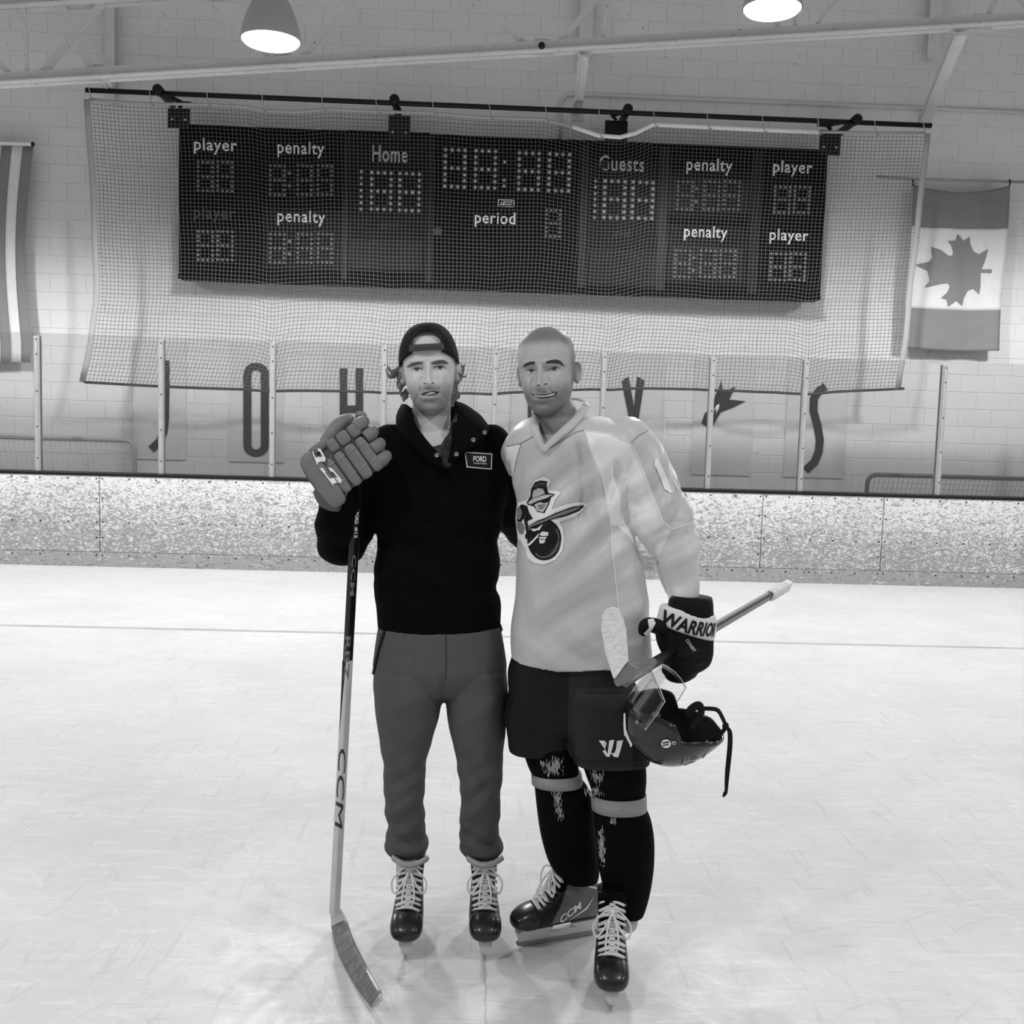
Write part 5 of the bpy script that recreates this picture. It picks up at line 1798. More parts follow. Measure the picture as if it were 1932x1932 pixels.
face(bvB, bodyB, FB,
     [[(345, 905), (395, 836), (480, 800), (566, 790), (575, 834), (480, 846), (402, 876)], [(774, 794), (850, 772), (950, 756), (1035, 782), (1120, 892), (1010, 832), (900, 818), (786, 826)]], M['browB'],
     [([(395, 992), (440, 958), (505, 935), (560, 945), (602, 968), (540, 985), (470, 990)], (508, 960, 40), [(388, 996), (440, 950), (505, 926), (565, 938), (606, 968), (560, 954), (505, 942), (445, 966)]),
      ([(820, 952), (870, 915), (935, 892), (990, 905), (1032, 925), (960, 940), (880, 950)], (925, 920, 42), [(814, 956), (868, 908), (935, 884), (995, 898), (1040, 926), (990, 914), (935, 900), (875, 922)])],
     [(512, 1382), (600, 1392), (700, 1398), (820, 1386), (920, 1360), (986, 1335), (965, 1390), (905, 1432), (800, 1462), (690, 1472), (598, 1450), (542, 1415)],
     [(552, 1394), (640, 1402), (740, 1406), (850, 1390), (950, 1358), (925, 1394), (845, 1426), (740, 1444), (640, 1442), (586, 1422)],
     [circle(765, 1205, 36, 12, 10, -0.15), circle(640, 1225, 22, 10, 10)], M['lipB'],
     [[(560, 1352), (640, 1332), (740, 1340), (860, 1328), (950, 1338), (880, 1372), (740, 1398), (620, 1392)], [(600, 1462), (700, 1478), (820, 1464), (920, 1426), (880, 1480), (780, 1520), (680, 1515)]])

# jersey
mb = MB()
js = [(1018, 1112, 782, DB + .04, .75), (990, 1165, 792, DB + .03, .62), (968, 1205, 808, DB + .01, .56), (958, 1222, 832, DB, .55), (959, 1208, 865, DB, .57), (967, 1188, 910, DB, .60), (973, 1184, 955, DB, .62), (975, 1192, 1000, DB, .63), (974, 1212, 1060, DB, .63), (971, 1221, 1120, DB, .62), (966, 1226, 1180, DB, .61), (962, 1229, 1215, DB, .60), (963, 1228, 1238, DB, .59)]
mb.loft(densify([hring(xl, xr, y, D, k, 2.35, 44, 1.0, 0.018 if y > 1230 else 0.008 if y > 1200 else 0.0) for xl, xr, y, D, k in js], 3))
limb(mb, [(1178, 838, DB, 56), (1208, 880, DB, 56), (1232, 935, DB - .01, 56), (1255, 985, DB - .03, 54), (1272, 1015, DB - .04, 47), (1282, 1060, DB - .06, 38), (1288, 1105, DB - .07, 31), (1291, 1136, DB - .09, 27)], 28, 5)
# loose lower edge of the sleeve
limb(mb, [(1215, 960, DB - .02, 40), (1232, 1010, DB - .03, 26), (1236, 1045, DB - .02, 12)], 18, 4)
limb(mb, [(1262, 1030, DB + .01, 34), (1262, 1075, DB + .0, 24), (1270, 1110, DB - .02, 16)], 18, 4)
limb(mb, [(992, 846, DB, 42), (970, 878, DB + .15, 36), (942, 940, DB + .37, 34), (897, 985, DB + .46, 32), (800, 1005, DB + .46, 28)], 24, 5)
mejs = fuse('jersey', mb, 0.005, 5)
co, nm = coords(mejs)
frontk = 0.3 + 0.7 * np.clip(-nm[:, 1], 0, 1)
d = 1.7 * frontk * fold(co, [(60, 0, 10, 0.6, 0.0042, (zpx(880, DB), 0.10)), (-26, 0, 34, 2.2, 0.0045, (zpx(1150, DB), 0.12)), (-40, 10, 46, 1.1, 0.0050, (zpx(1000, DB), 0.10)), (22, 0, 52, 3.9, 0.0035, (zpx(1215, DB), 0.07)), (50, 20, -40, 0.2, 0.0055, (zpx(930, DB), 0.12)), (70, 0, 30, 5.0, 0.002, (zpx(1050, DB), 0.3))])
px, py = proj_np(co)
# diagonal drag lines from the shoulder and a vertical fold by the armhole
d += (-0.016 * np.exp(-((px - (1090 + (py - 830) * 0.06 + 6 * np.sin(py * 0.03))) / 9.0) ** 2) + 0.008 * np.exp(-((px - (1112 + (py - 830) * 0.10)) / 8.0) ** 2)) * smoothstep(820, 850, py) * smoothstep(1010, 930, py) * (nm[:, 1] < 0)
d += -0.014 * np.exp(-((px - (1162 + (py - 880) * 0.20)) / 6.0) ** 2) * smoothstep(860, 890, py) * smoothstep(1010, 975, py) * (nm[:, 1] < 0)
set_coords(mejs, co + nm * d[:, None])
VB = [(1005, 770), (1012, 818), (1024, 846), (1030, 848), (1052, 820), (1082, 795), (1108, 768), (1100, 740), (1010, 740)]
drop_faces(mejs, VB)
co, nm = coords(mejs)
px, py = proj_np(co)
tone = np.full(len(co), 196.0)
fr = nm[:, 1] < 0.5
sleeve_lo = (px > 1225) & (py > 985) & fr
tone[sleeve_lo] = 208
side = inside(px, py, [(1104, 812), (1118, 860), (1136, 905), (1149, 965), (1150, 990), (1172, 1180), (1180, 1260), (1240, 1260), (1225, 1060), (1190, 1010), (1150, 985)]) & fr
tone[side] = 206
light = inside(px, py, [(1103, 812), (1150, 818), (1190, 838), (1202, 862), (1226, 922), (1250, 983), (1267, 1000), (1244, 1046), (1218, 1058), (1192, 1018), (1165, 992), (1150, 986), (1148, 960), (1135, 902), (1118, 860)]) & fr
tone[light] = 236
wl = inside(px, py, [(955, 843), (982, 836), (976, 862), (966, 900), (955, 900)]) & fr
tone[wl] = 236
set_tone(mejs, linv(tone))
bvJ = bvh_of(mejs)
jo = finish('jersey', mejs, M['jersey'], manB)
for pts, m_, r in (([(1103, 812), (1118, 860), (1136, 905), (1149, 965), (1152, 1000), (1160, 1080), (1170, 1170), (1174, 1200)], 'jseam', .0022), ([(1103, 812), (1150, 818), (1189, 837), (1203, 862), (1226, 922), (1250, 983), (1267, 1000)], 'jseam', .0024), ([(1189, 837), (1172, 880), (1160, 915), (1150, 955)], 'jseam', .0016), ([(1150, 992), (1175, 990)], 'jseam', .0016),
                 ([(1267, 1000), (1312, 984)], 'jseam', .0018), ([(1028, 852), (1060, 832), (1088, 815), (1103, 812)], 'jdark', .0014), ([(957, 842), (982, 837), (1006, 824)], 'jdark', .0014), ([(1190, 836), (1205, 822), (1230, 808)], 'jdark', .0012), ([(983, 838), (976, 862), (970, 890)], 'jdark', .0012)):
    seam('seam', pts, bvJ, r, M[m_], jo, 0.0)
# collar band
outer = [(1004, 782), (1003, 802), (1009, 826), (1025, 854), (1040, 842), (1056, 829), (1075, 814), (1092, 797), (1112, 770)]
inner = [(1014, 784), (1015, 800), (1019, 818), (1027, 838), (1036, 830), (1049, 818), (1064, 804), (1080, 789), (1099, 765)]
orow, irow = [], []
for (x, y), (x2, y2) in zip(outer, inner):
    q = on_surface(bvJ, x, y, 0.004)
    D_ = q.y if q is not None and q.y < DB + 0.03 else DB - 0.03
    orow.append(P(x, y, D_ - 0.004))
    irow.append(P(x2, y2, D_ + 0.010))
sheet([orow, [(a_ + b_) / 2 + Vector((0, -0.008, 0)) for a_, b_ in zip(orow, irow)], irow], M['jcollar'], 'collar', jo, 0.004, 4)
back_o = [orow[-1], P(1108, 760, DB + .07), P(1080, 754, DB + .12), P(1040, 760, DB + .12), P(1008, 772, DB + .05), orow[0]]
back_i = [irow[-1], P(1100, 757, DB + .06), P(1076, 752, DB + .10), P(1042, 757, DB + .10), P(1014, 770, DB + .04), irow[0]]
sheet([back_o, [(a_ + b_) / 2 + Vector((0, 0, 0.004)) for a_, b_ in zip(back_o, back_i)], back_i], M['jcollar'], 'collar', jo, 0.004, 4)
drape('undershirt', [[(1014, 818), (1062, 820), (1030, 860), (1022, 856)]], bvB, M['jwhite'], jo, 0.008, 5)

# crest: plumed helmet, sword and round shield
CR = lambda pts: crop([(max(x, 166), y) for x, y in pts], 4.39, 940, 860)
cr = drape('crest', [CR([(140, 420), (165, 385), (235, 365), (262, 335), (268, 270), (300, 200), (370, 170), (425, 190), (430, 215), (412, 250), (422, 288), (505, 292), (517, 315), (475, 362), (448, 440), (560, 400), (690, 375), (738, 402), (690, 470), (600, 510), (505, 545), (535, 600), (550, 690), (530, 790), (470, 865), (380, 902), (300, 890), (240, 840), (232, 770), (190, 700), (150, 690), (138, 560)])], bvJ, M['jwhite'], jo, 0.0022, 6)
def mark(polys, m_, off):
    drape('crest_piece', [CR(p) for p in polys], bvJ, M[m_], cr, off, 5)
mark([circle(385, 695, 140, 172, 28)], 'printblack', 0.0032)
mark([arc(385, 695, 118, 150, -40, 130, 16) + arc(385, 695, 110, 141, 130, -40, 16)], 'printgrey', 0.0042)
mark([[(345, 650), (372, 625), (412, 630), (408, 660), (362, 660)], [(345, 668), (398, 668), (394, 684), (342, 684)], [(340, 690), (392, 690), (385, 722), (345, 722)]], 'jwhite', 0.0042)
mark([[(240, 748), (300, 690), (345, 640), (335, 670), (290, 720), (246, 756)], [(275, 605), (330, 600), (372, 565), (350, 615), (300, 625)]], 'jwhite', 0.0042)
mark([[(240, 590), (330, 540), (480, 470), (620, 415), (700, 408), (722, 408), (690, 445), (600, 480), (470, 520), (330, 575), (245, 612)]], 'printblack', 0.0046)
mark([[(255, 588), (340, 545), (490, 478), (620, 425), (690, 415), (640, 440), (500, 498), (340, 562), (260, 600)]], 'printgrey', 0.0056)
# helmet with plume
mark([[(270, 330), (275, 270), (305, 215), (350, 200), (405, 208), (398, 240), (412, 290), (420, 310), (475, 318), (440, 345), (425, 400), (385, 478), (330, 465), (300, 420), (250, 405), (240, 385)]], 'printblack', 0.0032)
mark([[(300, 250), (325, 218), (398, 214), (385, 246), (345, 240), (318, 258)]], 'printdark', 0.0042)
mark([[(285, 325), (295, 285), (330, 262), (365, 268), (388, 310), (340, 330), (290, 345)], [(250, 388), (290, 350), (380, 325), (462, 322), (400, 352), (330, 375), (275, 402)], [(308, 405), (350, 385), (378, 392), (420, 385), (400, 430), (375, 470), (335, 458), (318, 440)]], 'homegrey', 0.0042)
mark([[(330, 410), (395, 400), (394, 405), (332, 416)], [(335, 425), (392, 416), (390, 421), (337, 431)], [(342, 440), (385, 432), (383, 437), (345, 446)]], 'printblack', 0.0050)
# gauntlet and hilt
mark([[(150, 440), (200, 400), (245, 415), (262, 470), (292, 520), (245, 540), (225, 500), (195, 550), (160, 540)]], 'printblack', 0.0032)
mark([[(158, 450), (190, 425), (205, 470), (190, 530), (162, 520)], [(168, 545), (210, 555), (225, 600), (210, 650), (185, 640), (165, 590)]], 'printgrey', 0.0042)
mark([[(215, 510), (240, 505), (250, 560), (262, 640), (255, 680), (235, 690), (232, 660), (242, 640), (228, 570)]], 'printblack', 0.0050)
drape('sleeve_number', [crop([(1425, 1290), (1450, 1280), (1505, 1400), (1585, 1590), (1565, 1602), (1515, 1565), (1440, 1370), (1424, 1360)], 4.83, 940, 600), crop([(1590, 1490), (1600, 1488), (1640, 1560), (1630, 1570)], 4.83, 940, 600)], bvJ, M['jwhite'], jo, 0.003, 5)

# shorts
mb = MB()
st_ = [(975, 1205, 1215, DB, .58), (962, 1198, 1250, DB, .60), (957, 1200, 1300, DB, .60), (956, 1206, 1345, DB, .58), (975, 1195, 1375, DB, .5)]
mb.loft(densify([hring(*q[:4], q[4], 2.4, 36) for q in st_], 3))
mb.loft(densify([hring(*q[:4], q[4], 3.6, 36) for q in [(957, 1083, 1300, DB + .02, 1.05), (955, 1082, 1350, DB + .02, 1.05), (956, 1082, 1392, DB + .02, 1.0), (957, 1082, 1412, DB + .02, 1.0)]], 3))
mb.loft(densify([hring(*q[:4], q[4], 3.4, 36) for q in [(1065, 1203, 1290, DB - .02, 1.02), (1068, 1212, 1350, DB - .04, 1.0), (1074, 1222, 1400, DB - .05, .95), (1079, 1224, 1432, DB - .06, .92)]], 3))
mesh_ = fuse('shorts', mb, 0.0055, 4)
co, nm = coords(mesh_)
d = fold(co, [(20, 0, 40, 0.5, 0.005, (zpx(1320, DB), 0.12)), (-30, 0, 28, 2.1, 0.003, (zpx(1380, DB), 0.1))])
set_coords(mesh_, co + nm * d[:, None])
co, nm = coords(mesh_)
px, py = proj_np(co)
tone = np.full(len(co), 14.0)
tone[inside(px, py, [(1075, 1255), (1200, 1230), (1192, 1460), (1070, 1460)]) & (nm[:, 1] < 0.3)] = 36
set_tone(mesh_, linv(tone))
bvS = bvh_of(mesh_)
M['shortsattr'] = mat('shorts_cloth', 16, rough=0.6, spec=0.25, attr=True, noise=0.2, scale=9)
so = finish('shorts', mesh_, M['shortsattr'], manB)
FW = lambda pts: crop(pts, 4.11, 1100, 1050)
drape('shorts_logo', [FW([(120, 1425), (170, 1428), (182, 1450), (168, 1500), (190, 1530), (203, 1425), (242, 1420), (225, 1490), (205, 1552), (180, 1550), (150, 1505), (175, 1500)]), FW([(262, 1428), (310, 1422), (290, 1500), (272, 1556), (240, 1552), (212, 1520), (240, 1525), (255, 1490)])], bvS, M['white'], so, 0.003, 4)
drape('hem_stripe', [[(1082, 1434), (1218, 1436), (1218, 1439), (1082, 1437)]], bvS, M['shortspanel'], so, 0.002, 6)

# socks over shin guards, tape bands and scuffs
def sock_leg(rings, tape, scuffs, label):
    mb = MB()
    mb.loft(densify([hring(*q[:4], q[4], 2.2, 28) for q in rings], 3))
    me = fuse('sock', mb, 0.0055, 4)
    bv_ = bvh_of(me)
    so_ = finish('sock', me, M['sock'], manB)
    so_['label'] = label
    MB().loft([hring(*q[:4], q[4], 2.2, 28, tilt=q[5]) for q in tape], True).build('tape_band', M['ktape'], so_, True)
    for (cx_, cy_, w_, h_, n_, sl) in scuffs:
        rs = random.Random(int(cx_))
        pol = []
        for i in range(n_ * 2):
            x, y = rs.gauss(0, 0.42), rs.gauss(0, 0.42)
            if abs(x) > 1 or abs(y) > 1:
                continue
            a, b = cx_ + x * w_ + y * h_ * sl, cy_ + y * h_
            ww, hh = rs.uniform(0.25, 0.8), rs.uniform(1.5, 5.5)
            pol.append([(a - ww, b - hh), (a + ww, b - hh * 0.6), (a + ww * 0.6, b + hh), (a - ww * 0.7, b + hh * 0.8)])
        drape('scuff_mark', pol, bv_, M['scuff'], so_, 0.0015, 6)
    return so_, bv_
sock_leg([(985, 1085, 1385, DB, .95), (988, 1088, 1420, DB - .01, .95), (997, 1092, 1448, DB, .95), (1006, 1095, 1466, DB + .01, .95), (1009, 1112, 1490, DB + .02, .95), (1012, 1119, 1520, DB + .04, .95), (1019, 1123, 1570, DB + .09, .92), (1032, 1128, 1618, DB + .12, .92), (1046, 1131, 1642, DB + .14, .95), (1062, 1128, 1660, DB + .15, 1.0)],
          [(1002, 1097, 1457, DB + .005, 1.02, -0.004), (1003, 1100, 1478, DB + .012, 1.02, -0.004)],
          [(1043, 1446, 26, 18, 70, 0.0), (1052, 1505, 12, 26, 40, 0.1), (1056, 1532, 8, 16, 14, 0.2)], 'black sock over a shin guard with worn scuffs on the knee, foot turned sideways')
sock_leg([(1092, 1216, 1410, DB - .05, .95), (1098, 1218, 1440, DB - .06, .95), (1108, 1219, 1470, DB - .06, .95), (1117, 1217, 1495, DB - .06, .95), (1119, 1218, 1520, DB - .06, .95), (1120, 1228, 1545, DB - .055, .92), (1124, 1234, 1585, DB - .05, .9), (1129, 1233, 1635, DB - .04, .9), (1140, 1226, 1682, DB - .03, .92), (1152, 1217, 1716, DB - .02, .95), (1158, 1212, 1728, DB - .02, .95)],
          [(1115, 1219, 1497, DB - .06, 1.0, -0.004), (1116, 1220, 1525, DB - .06, 1.0, -0.004)],
          [(1127, 1465, 16, 22, 34, 0.2), (1118, 1495, 20, 10, 26, 0.5), (1136, 1595, 7, 40, 60, 0.05), (1158, 1548, 8, 7, 8, 0)], 'black sock over a shin guard with a long scuff, foot toward the camera')

skB1, bvk1, L1 = skate(manB, Vector((G(976, 1788).x, G(976, 1788).y, 0)), (-0.273, -0.095), 'black and grey skate with lettered side, turned sideways', True, False, 3)
skB2, bvk2, L2 = skate(manB, G(1152, 1912), (-0.10, -1), 'black skate with pale laces and grey side, nearest the camera', True, False, 4)
drape('side_lettering', None, bvk1, M['white'], skB1, 0.002, 4, quad_text('CCM', (1054, 1730), (1095, 1700), (1099, 1711), (1058, 1742), 0.035, 0.2))
drape('side_stripe', [[(1072, 1737), (1105, 1712), (1121, 1690), (1107, 1715)], [(1100, 1667), (1132, 1676), (1131, 1680), (1100, 1670)]], bvk1, M['white'], skB1, 0.002, 4)
# ================================================================== gloves, sticks, helmet
def tring(L_, R_, k=0.7, e=2.2, n=30, dep=None):
    c = (L_ + R_) / 2
    a = (R_ - L_) / 2
    return ering(c, a, Vector((0, dep or a.length * k, 0)), n, e)

def rbox(mb, c, au, av, ah, n=16, e=4.0):
    """rounded block with half axes au, av, ah"""
    rings = []
    for t in (-1, -0.94, -0.8, -0.5, 0, 0.5, 0.8, 0.94, 1):
        s_ = max(0.02, (1 - abs(t) ** 5) ** (1 / 3.2)) if abs(t) < 1 else 0.35
        rings.append(ering(c + au * t, av * s_, ah * s_, n, e))
    mb.loft(rings, True)
    return mb

M['gloveAlight'] = mat('grey_glove_strip', 146, rough=0.5)
# ---- grey glove on the upright stick
GD = 2.86
def gp(u, v, h=0.0):
    return P(660 + u * 0.82 + v * 0.57, 862 - u * 0.57 + v * 0.82, GD - h)
KA = 1.0 / ppm(GD)
gu = (gp(1, 0) - gp(0, 0))
gv = (gp(0, 1) - gp(0, 0))
mb = MB()
rbox(mb, gp(-12, 2, -0.010), gu * 52, gv * 50, Vector((0, 0.030, 0)), 24, 3)
rbox(mb, gp(40, 6, -0.020), gu * 24, gv * 48, Vector((0, 0.024, 0)), 24, 3)
rbox(mb, gp(-66, 8, -0.008), gu * 22, gv * 58, Vector((0, 0.034, 0)), 24, 3)
mb.tube([gp(-75, 15, -0.03), gp(-74, 40, -0.025), gp(-60, 60, -0.02)], [0.030, 0.038, 0.032], 20, spline=4)
meg = fuse('glove', mb, 0.004, 4)
gA = finish('glove', meg, M['gloveAdark'], manA)
gA['label'] = 'grey padded hockey glove with white letters gripping the upright stick'
# padded rolls: knuckle bands across the back, the index finger split off by a groove
for uc, uh, hh in ((-38, 10.5, 0.022), (-15, 10.5, 0.026), (9, 12.0, 0.028), (33, 10.5, 0.024)):
    rbox(MB(), gp(uc, 16, hh - 0.010), gu * uh, gv * 37, Vector((0, 0.015, 0)), 24, 4.5).build('finger_roll', M['gloveA'], gA, True)
    if uc > -30:
        rbox(MB(), gp(uc + 2, -36, hh - 0.012), gu * uh, gv * 13, Vector((0, 0.014, 0)), 20, 4.0).build('finger_roll', M['gloveA'], gA, True)
    rl = MB()
    for v_ in (-8, 30):
        rl.tube([gp(uc - uh * 0.85, v_ + 2, hh + 0.0045), gp(uc, v_, hh + 0.0056), gp(uc + uh * 0.85, v_ - 2, hh + 0.0045)], 0.0022, 6, flat=0.5)
    rl.build('stitch_strip', M['gloveAlight'], gA, True)
for q_, (u0, v0) in enumerate(((46, -40), (50, -14), (48, 12), (44, 38))):
    ft = MB()
    ft.tube([gp(u0 - 6, v0, 0.010), gp(u0 + 6, v0, 0.002), gp(u0 + 13, v0, -0.020), gp(u0 + 10, v0, -0.045)], [0.018, 0.0185, 0.017, 0.015], 14, spline=4)
    ft.ball(gp(u0 + 10, v0, -0.045), 0.0148, 14, 8)
    ft.build('fingertip', M['gloveA'], gA, True)
th = MB()
th.tube([gp(-22, -46, -0.006), gp(0, -56, -0.012), gp(22, -62, -0.03), gp(38, -60, -0.06)], [0.022, 0.022, 0.020, 0.017], 16, spline=4)
th.ball(gp(38, -60, -0.06), 0.0165, 14, 8)
th.build('thumb', M['gloveA'], gA, True)
wp = MB()
rbox(wp, gp(-36, -48, 0.006), gu * 24, gv * 9, Vector((0, 0.016, 0)), 16, 3)
wp.build('index_pad', M['gloveA'], gA, True)
cuff = MB()
rbox(cuff, gp(-66, 6, 0.016), gu * 19, gv * 60, Vector((0, 0.018, 0)), 20, 3.5)
bvC = BVHTree.FromPolygons(cuff.v, cuff.f)
cfo = cuff.build('cuff', M['gloveA'], gA, True)
low = MB()
low.tube([P(612, 892, GD + .025), P(624, 914, GD + .025), P(640, 930, GD + .02), P(648, 940, GD + .02)], [24 * KA, 30 * KA, 24 * KA, 8 * KA], 20, spline=4)
low.build('gauntlet', M['gloveA'], gA, True)
pad = MB().ball(P(584, 877, GD + .02), 13 * KA, 16, 10, 1, 0.9, 1.15)
pad.build('wrist_pad', M['gloveA'], gA, True)
GC = lambda pts: crop(pts, 9.66, 560, 760)
drape('cuff_lettering', [GC([(270, 890), (375, 1135), (388, 1085), (512, 1070), (528, 1018), (440, 850), (410, 830), (375, 835), (388, 885), (415, 880), (468, 980), (340, 1005), (300, 920), (320, 900), (305, 870)]),
                         GC([(418, 1190), (665, 1515), (670, 1470), (810, 1458), (820, 1405), (650, 1200), (600, 1180), (568, 1182), (620, 1255), (655, 1250), (742, 1358), (600, 1385), (512, 1275), (528, 1265), (470, 1188)])], bvC, M['white'], gA, 0.003, 4)

# ---- upright stick
s1 = thing('hockey_stick', G(660, 1830), 'upright pale hockey stick with dark upper shaft in the grey glove', 'hockey stick', 'hockey sticks')
top, heel = P(681, 783, 2.925), P(631, 1722, 3.06)
ax_ = (heel - top).normalized()
def shaft_seg(t0, t1, m_, name, parent, w0=0.0195, w1=0.0195, d=0.029, rot=35, A=None, B=None, axis=None):
    A, B = A or top, B or heel
    a, b = A + (B - A) * t0, A + (B - A) * t1
    ax = (B - A).normalized()
    u = Vector((1, 0, 0)) - ax * ax.x
    u.normalize()
    v = ax.cross(u)
    r = Matrix.Rotation(math.radians(rot), 3, ax)
    u, v = r @ u, r @ v
    rings = [ering(p, u * w, v * d_, 12, 5) for p, w, d_ in ((a, w0 / 2 * 1.0, d / 2), (b, w1 / 2, d / 2))]
    return MB().loft(rings, True).build(name, m_, parent)
shaft_seg(0.012, 0.47, M['stickblack'], 'upper_shaft', s1)
shaft_seg(0.47, 1.0, M['sticklight'], 'lower_shaft', s1, 0.0205, 0.025, 0.0295)
# dark wedge that runs down the left edge
wd = MB()
for t0, t1 in ((0.47, 0.62),):
    a, b = top + (heel - top) * t0, top + (heel - top) * t1
    wd.bar(a + Vector((-0.0085, -0.006, 0)), b + Vector((-0.0115, -0.006, 0)), 0.012, 0.018, Vector((0, 1, 0)), 0.002, 0.006)
wd.build('dark_edge', M['stickblack'], s1)
shaft_seg(0.0, 0.10, M['sticktape'], 'grip_tape', s1, 0.0225, 0.0215, 0.032)
MB().ball(top, 0.016, 12, 8, 1, 1.2, 0.7).build('butt_knob', M['sticktape'], s1, True)
mbv = MB()
u0 = Vector((1, 0, 0))
rings = [ering(top + (heel - top) * t, (Matrix.Rotation(math.radians(35), 3, ax_) @ (u0 - ax_ * ax_.x).normalized()) * (0.0098 + 0.0027 * max(0, (t - .47) / .53)), (Matrix.Rotation(math.radians(35), 3, ax_) @ ax_.cross((u0 - ax_ * ax_.x).normalized())) * 0.0148, 12, 5) for t in (0, 0.2, 0.47, 0.7, 1.0)]
mbv.loft(rings)
bvT = BVHTree.FromPolygons(mbv.v, mbv.f)
def shaft_px(t):
    p = np.array([top + (heel - top) * t])
    x, y = proj_np(p)
    return float(x[0]), float(y[0])
def stick_text(s, y0, y1, w, m_, xoff=0.0, shear=0.0, down=True, bold=0.02):
    t0 = (y0 - 783) / (1722 - 783)
    t1 = (y1 - 783) / (1722 - 783)
    (xa, ya), (xb, yb) = shaft_px(t0), shaft_px(t1)
    # reading downward: text runs along the shaft
    tl, tr, br, bl = (xa + w / 2 + xoff, ya), (xb + w / 2 + xoff, yb), (xb - w / 2 + xoff, yb), (xa - w / 2 + xoff, ya)
    drape('shaft_lettering', None, bvT, m_, s1, 0.0016, 4, quad_text(s, tl, tr, br, bl, bold, shear))
stick_text('M.FORD', 945, 975, 6, M['white'], 2)
stick_text('#12', 980, 1000, 6, M['white'], 2)
stick_text('RBZ', 1180, 1262, 9, M['stickgrey'], -2)
stick_text('CCM', 1030, 1105, 7, M['stickgrey'], 1)
stick_text('CCM', 1394, 1552, 13, M['printdark'], -1, 0.15, True, 0.0)
# blade
bot = [(628, 1722), (628, 1748), (640, 1795), (668, 1850), (698, 1891), (708, 1900)]
tp2 = [(646, 1712), (652, 1737), (665, 1775), (690, 1825), (714, 1868), (719, 1888)]
zb = [0.055, 0.010, 0.004, 0.004, 0.006, 0.012]
zt = [0.085, 0.068, 0.066, 0.066, 0.062, 0.045]
Bp = [G(x, y, z) for (x, y), z in zip(bot, zb)]
Tp = [G(x, y, z) for (x, y), z in zip(tp2, zt)]
Bp[0] = heel + Vector((-0.012, 0.0, 0.01))
Tp[0] = heel + Vector((0.012, 0.0, 0.02))
sheet([Bp[:2] + [Bp[2]], [(a + b) / 2 for a, b in zip(Bp[:3], Tp[:3])], Tp[:3]], M['sticklight'], 'blade_heel', s1, 0.010, 4)
mid_ = [(a + b) / 2 for a, b in zip(Bp, Tp)]
tb = sheet([Bp[1:5] + [Bp[5] * 0.4 + Bp[4] * 0.6], mid_[1:5] + [mid_[5] * 0.4 + mid_[4] * 0.6], Tp[1:5] + [Tp[5] * 0.4 + Tp[4] * 0.6]], M['sticktape'], 'blade_tape', s1, 0.0125, 5)
sheet([Bp[3:], mid_[3:], Tp[3:]], M['sticklight'], 'blade_toe', s1, 0.009, 4)
rg = MB()
for i in range(11):
    t = 0.04 + 0.86 * i / 10
    a, b = catmull(Bp[1:], t), catmull(Tp[1:], t)
    n_ = (b - a).cross(catmull(Bp[1:], min(1, t + 0.05)) - a).normalized()
    if n_.dot(CAM - a) < 0:
        n_ = -n_
    rg.tube([a + n_ * 0.0066, (a + b) / 2 + n_ * 0.0066, b + n_ * 0.0066 + (b - a) * 0.03], 0.0010, 5)
rg.build('tape_ridges', M['stickgrey'], s1)

# ---- black glove of the man in the jersey
GB = DB - 0.10
mb = MB()
mb.loft(densify([tring(P(1240, 1168, GB), P(1346, 1200, GB), .62), tring(P(1236, 1190, GB), P(1346, 1218, GB - .005), .58), tring(P(1240, 1215, GB - .01), P(1345, 1238, GB - .01), .52), tring(P(1252, 1240, GB - .01), P(1338, 1256, GB - .01), .48), tring(P(1262, 1258, GB - .01), P(1322, 1268, GB - .01), .4)], 3))
for i, (xa, ya, xb, yb) in enumerate(((1332, 1222, 1262, 1238), (1328, 1240, 1258, 1252), (1318, 1256, 1258, 1264), (1304, 1268, 1264, 1274))):
    limb(mb, [(xa, ya, GB - .02, 13), ((xa + xb) / 2 + 4, (ya + yb) / 2 + 6, GB - .052, 12.5), (xb + 8, yb + 3, GB - .045, 11.5), (xb, yb, GB - .02, 10.5)], 14, 4)
limb(mb, [(1252, 1188, GB - .02, 15), (1234, 1180, GB - .05, 15), (1219, 1180, GB - .06, 14), (1214, 1190, GB - .06, 11)], 16, 4)
mgb = fuse('glove', mb, 0.0035, 3)
bvG = bvh_of(mgb)
gB = finish('glove', mgb, M['gloveB'], manB)
gB['label'] = 'black hockey glove with a white lettered cuff band holding stick and helmet'
MB().loft(densify([tring(P(1266, 1122, GB + .005), P(1343, 1127, GB + .005), .85), tring(P(1262, 1135, GB), P(1345, 1142, GB), .85), tring(P(1258, 1155, GB), P(1346, 1172, GB), .8)], 2)).build('inner_cuff', M['gloveB'], gB, True)
bnd = MB().loft(densify([tring(P(1250, 1140, GB), P(1349, 1160, GB), .66), tring(P(1245, 1146, GB), P(1351, 1172, GB), .68), tring(P(1241, 1162, GB), P(1350, 1192, GB), .68), tring(P(1238, 1172, GB), P(1346, 1206, GB), .66), tring(P(1244, 1176, GB), P(1340, 1208, GB), .60)], 3))
bvBand = BVHTree.FromPolygons(bnd.v, bnd.f)
bo_ = bnd.build('cuff_band', M['cuffwhite'], gB, True)
vs, fs = text_tris('WARRIOR', 0.03, 0.3)
def wtx(u, v):
    a = math.sin((u * 1.30 + 0.08)) / math.sin(1.38)
    x = 1245 + a * 105
    y = 1145 + a * 27 + 9 * math.sin(min(1, a) * math.pi * 0.9) + (1 - v) * 27
    return (x - (1 - v) * 4, y)
drape('cuff_lettering', None, bvBand, M['printblack'], bo_, 0.002, 4, ([wtx(u, v) for u, v in vs], fs))
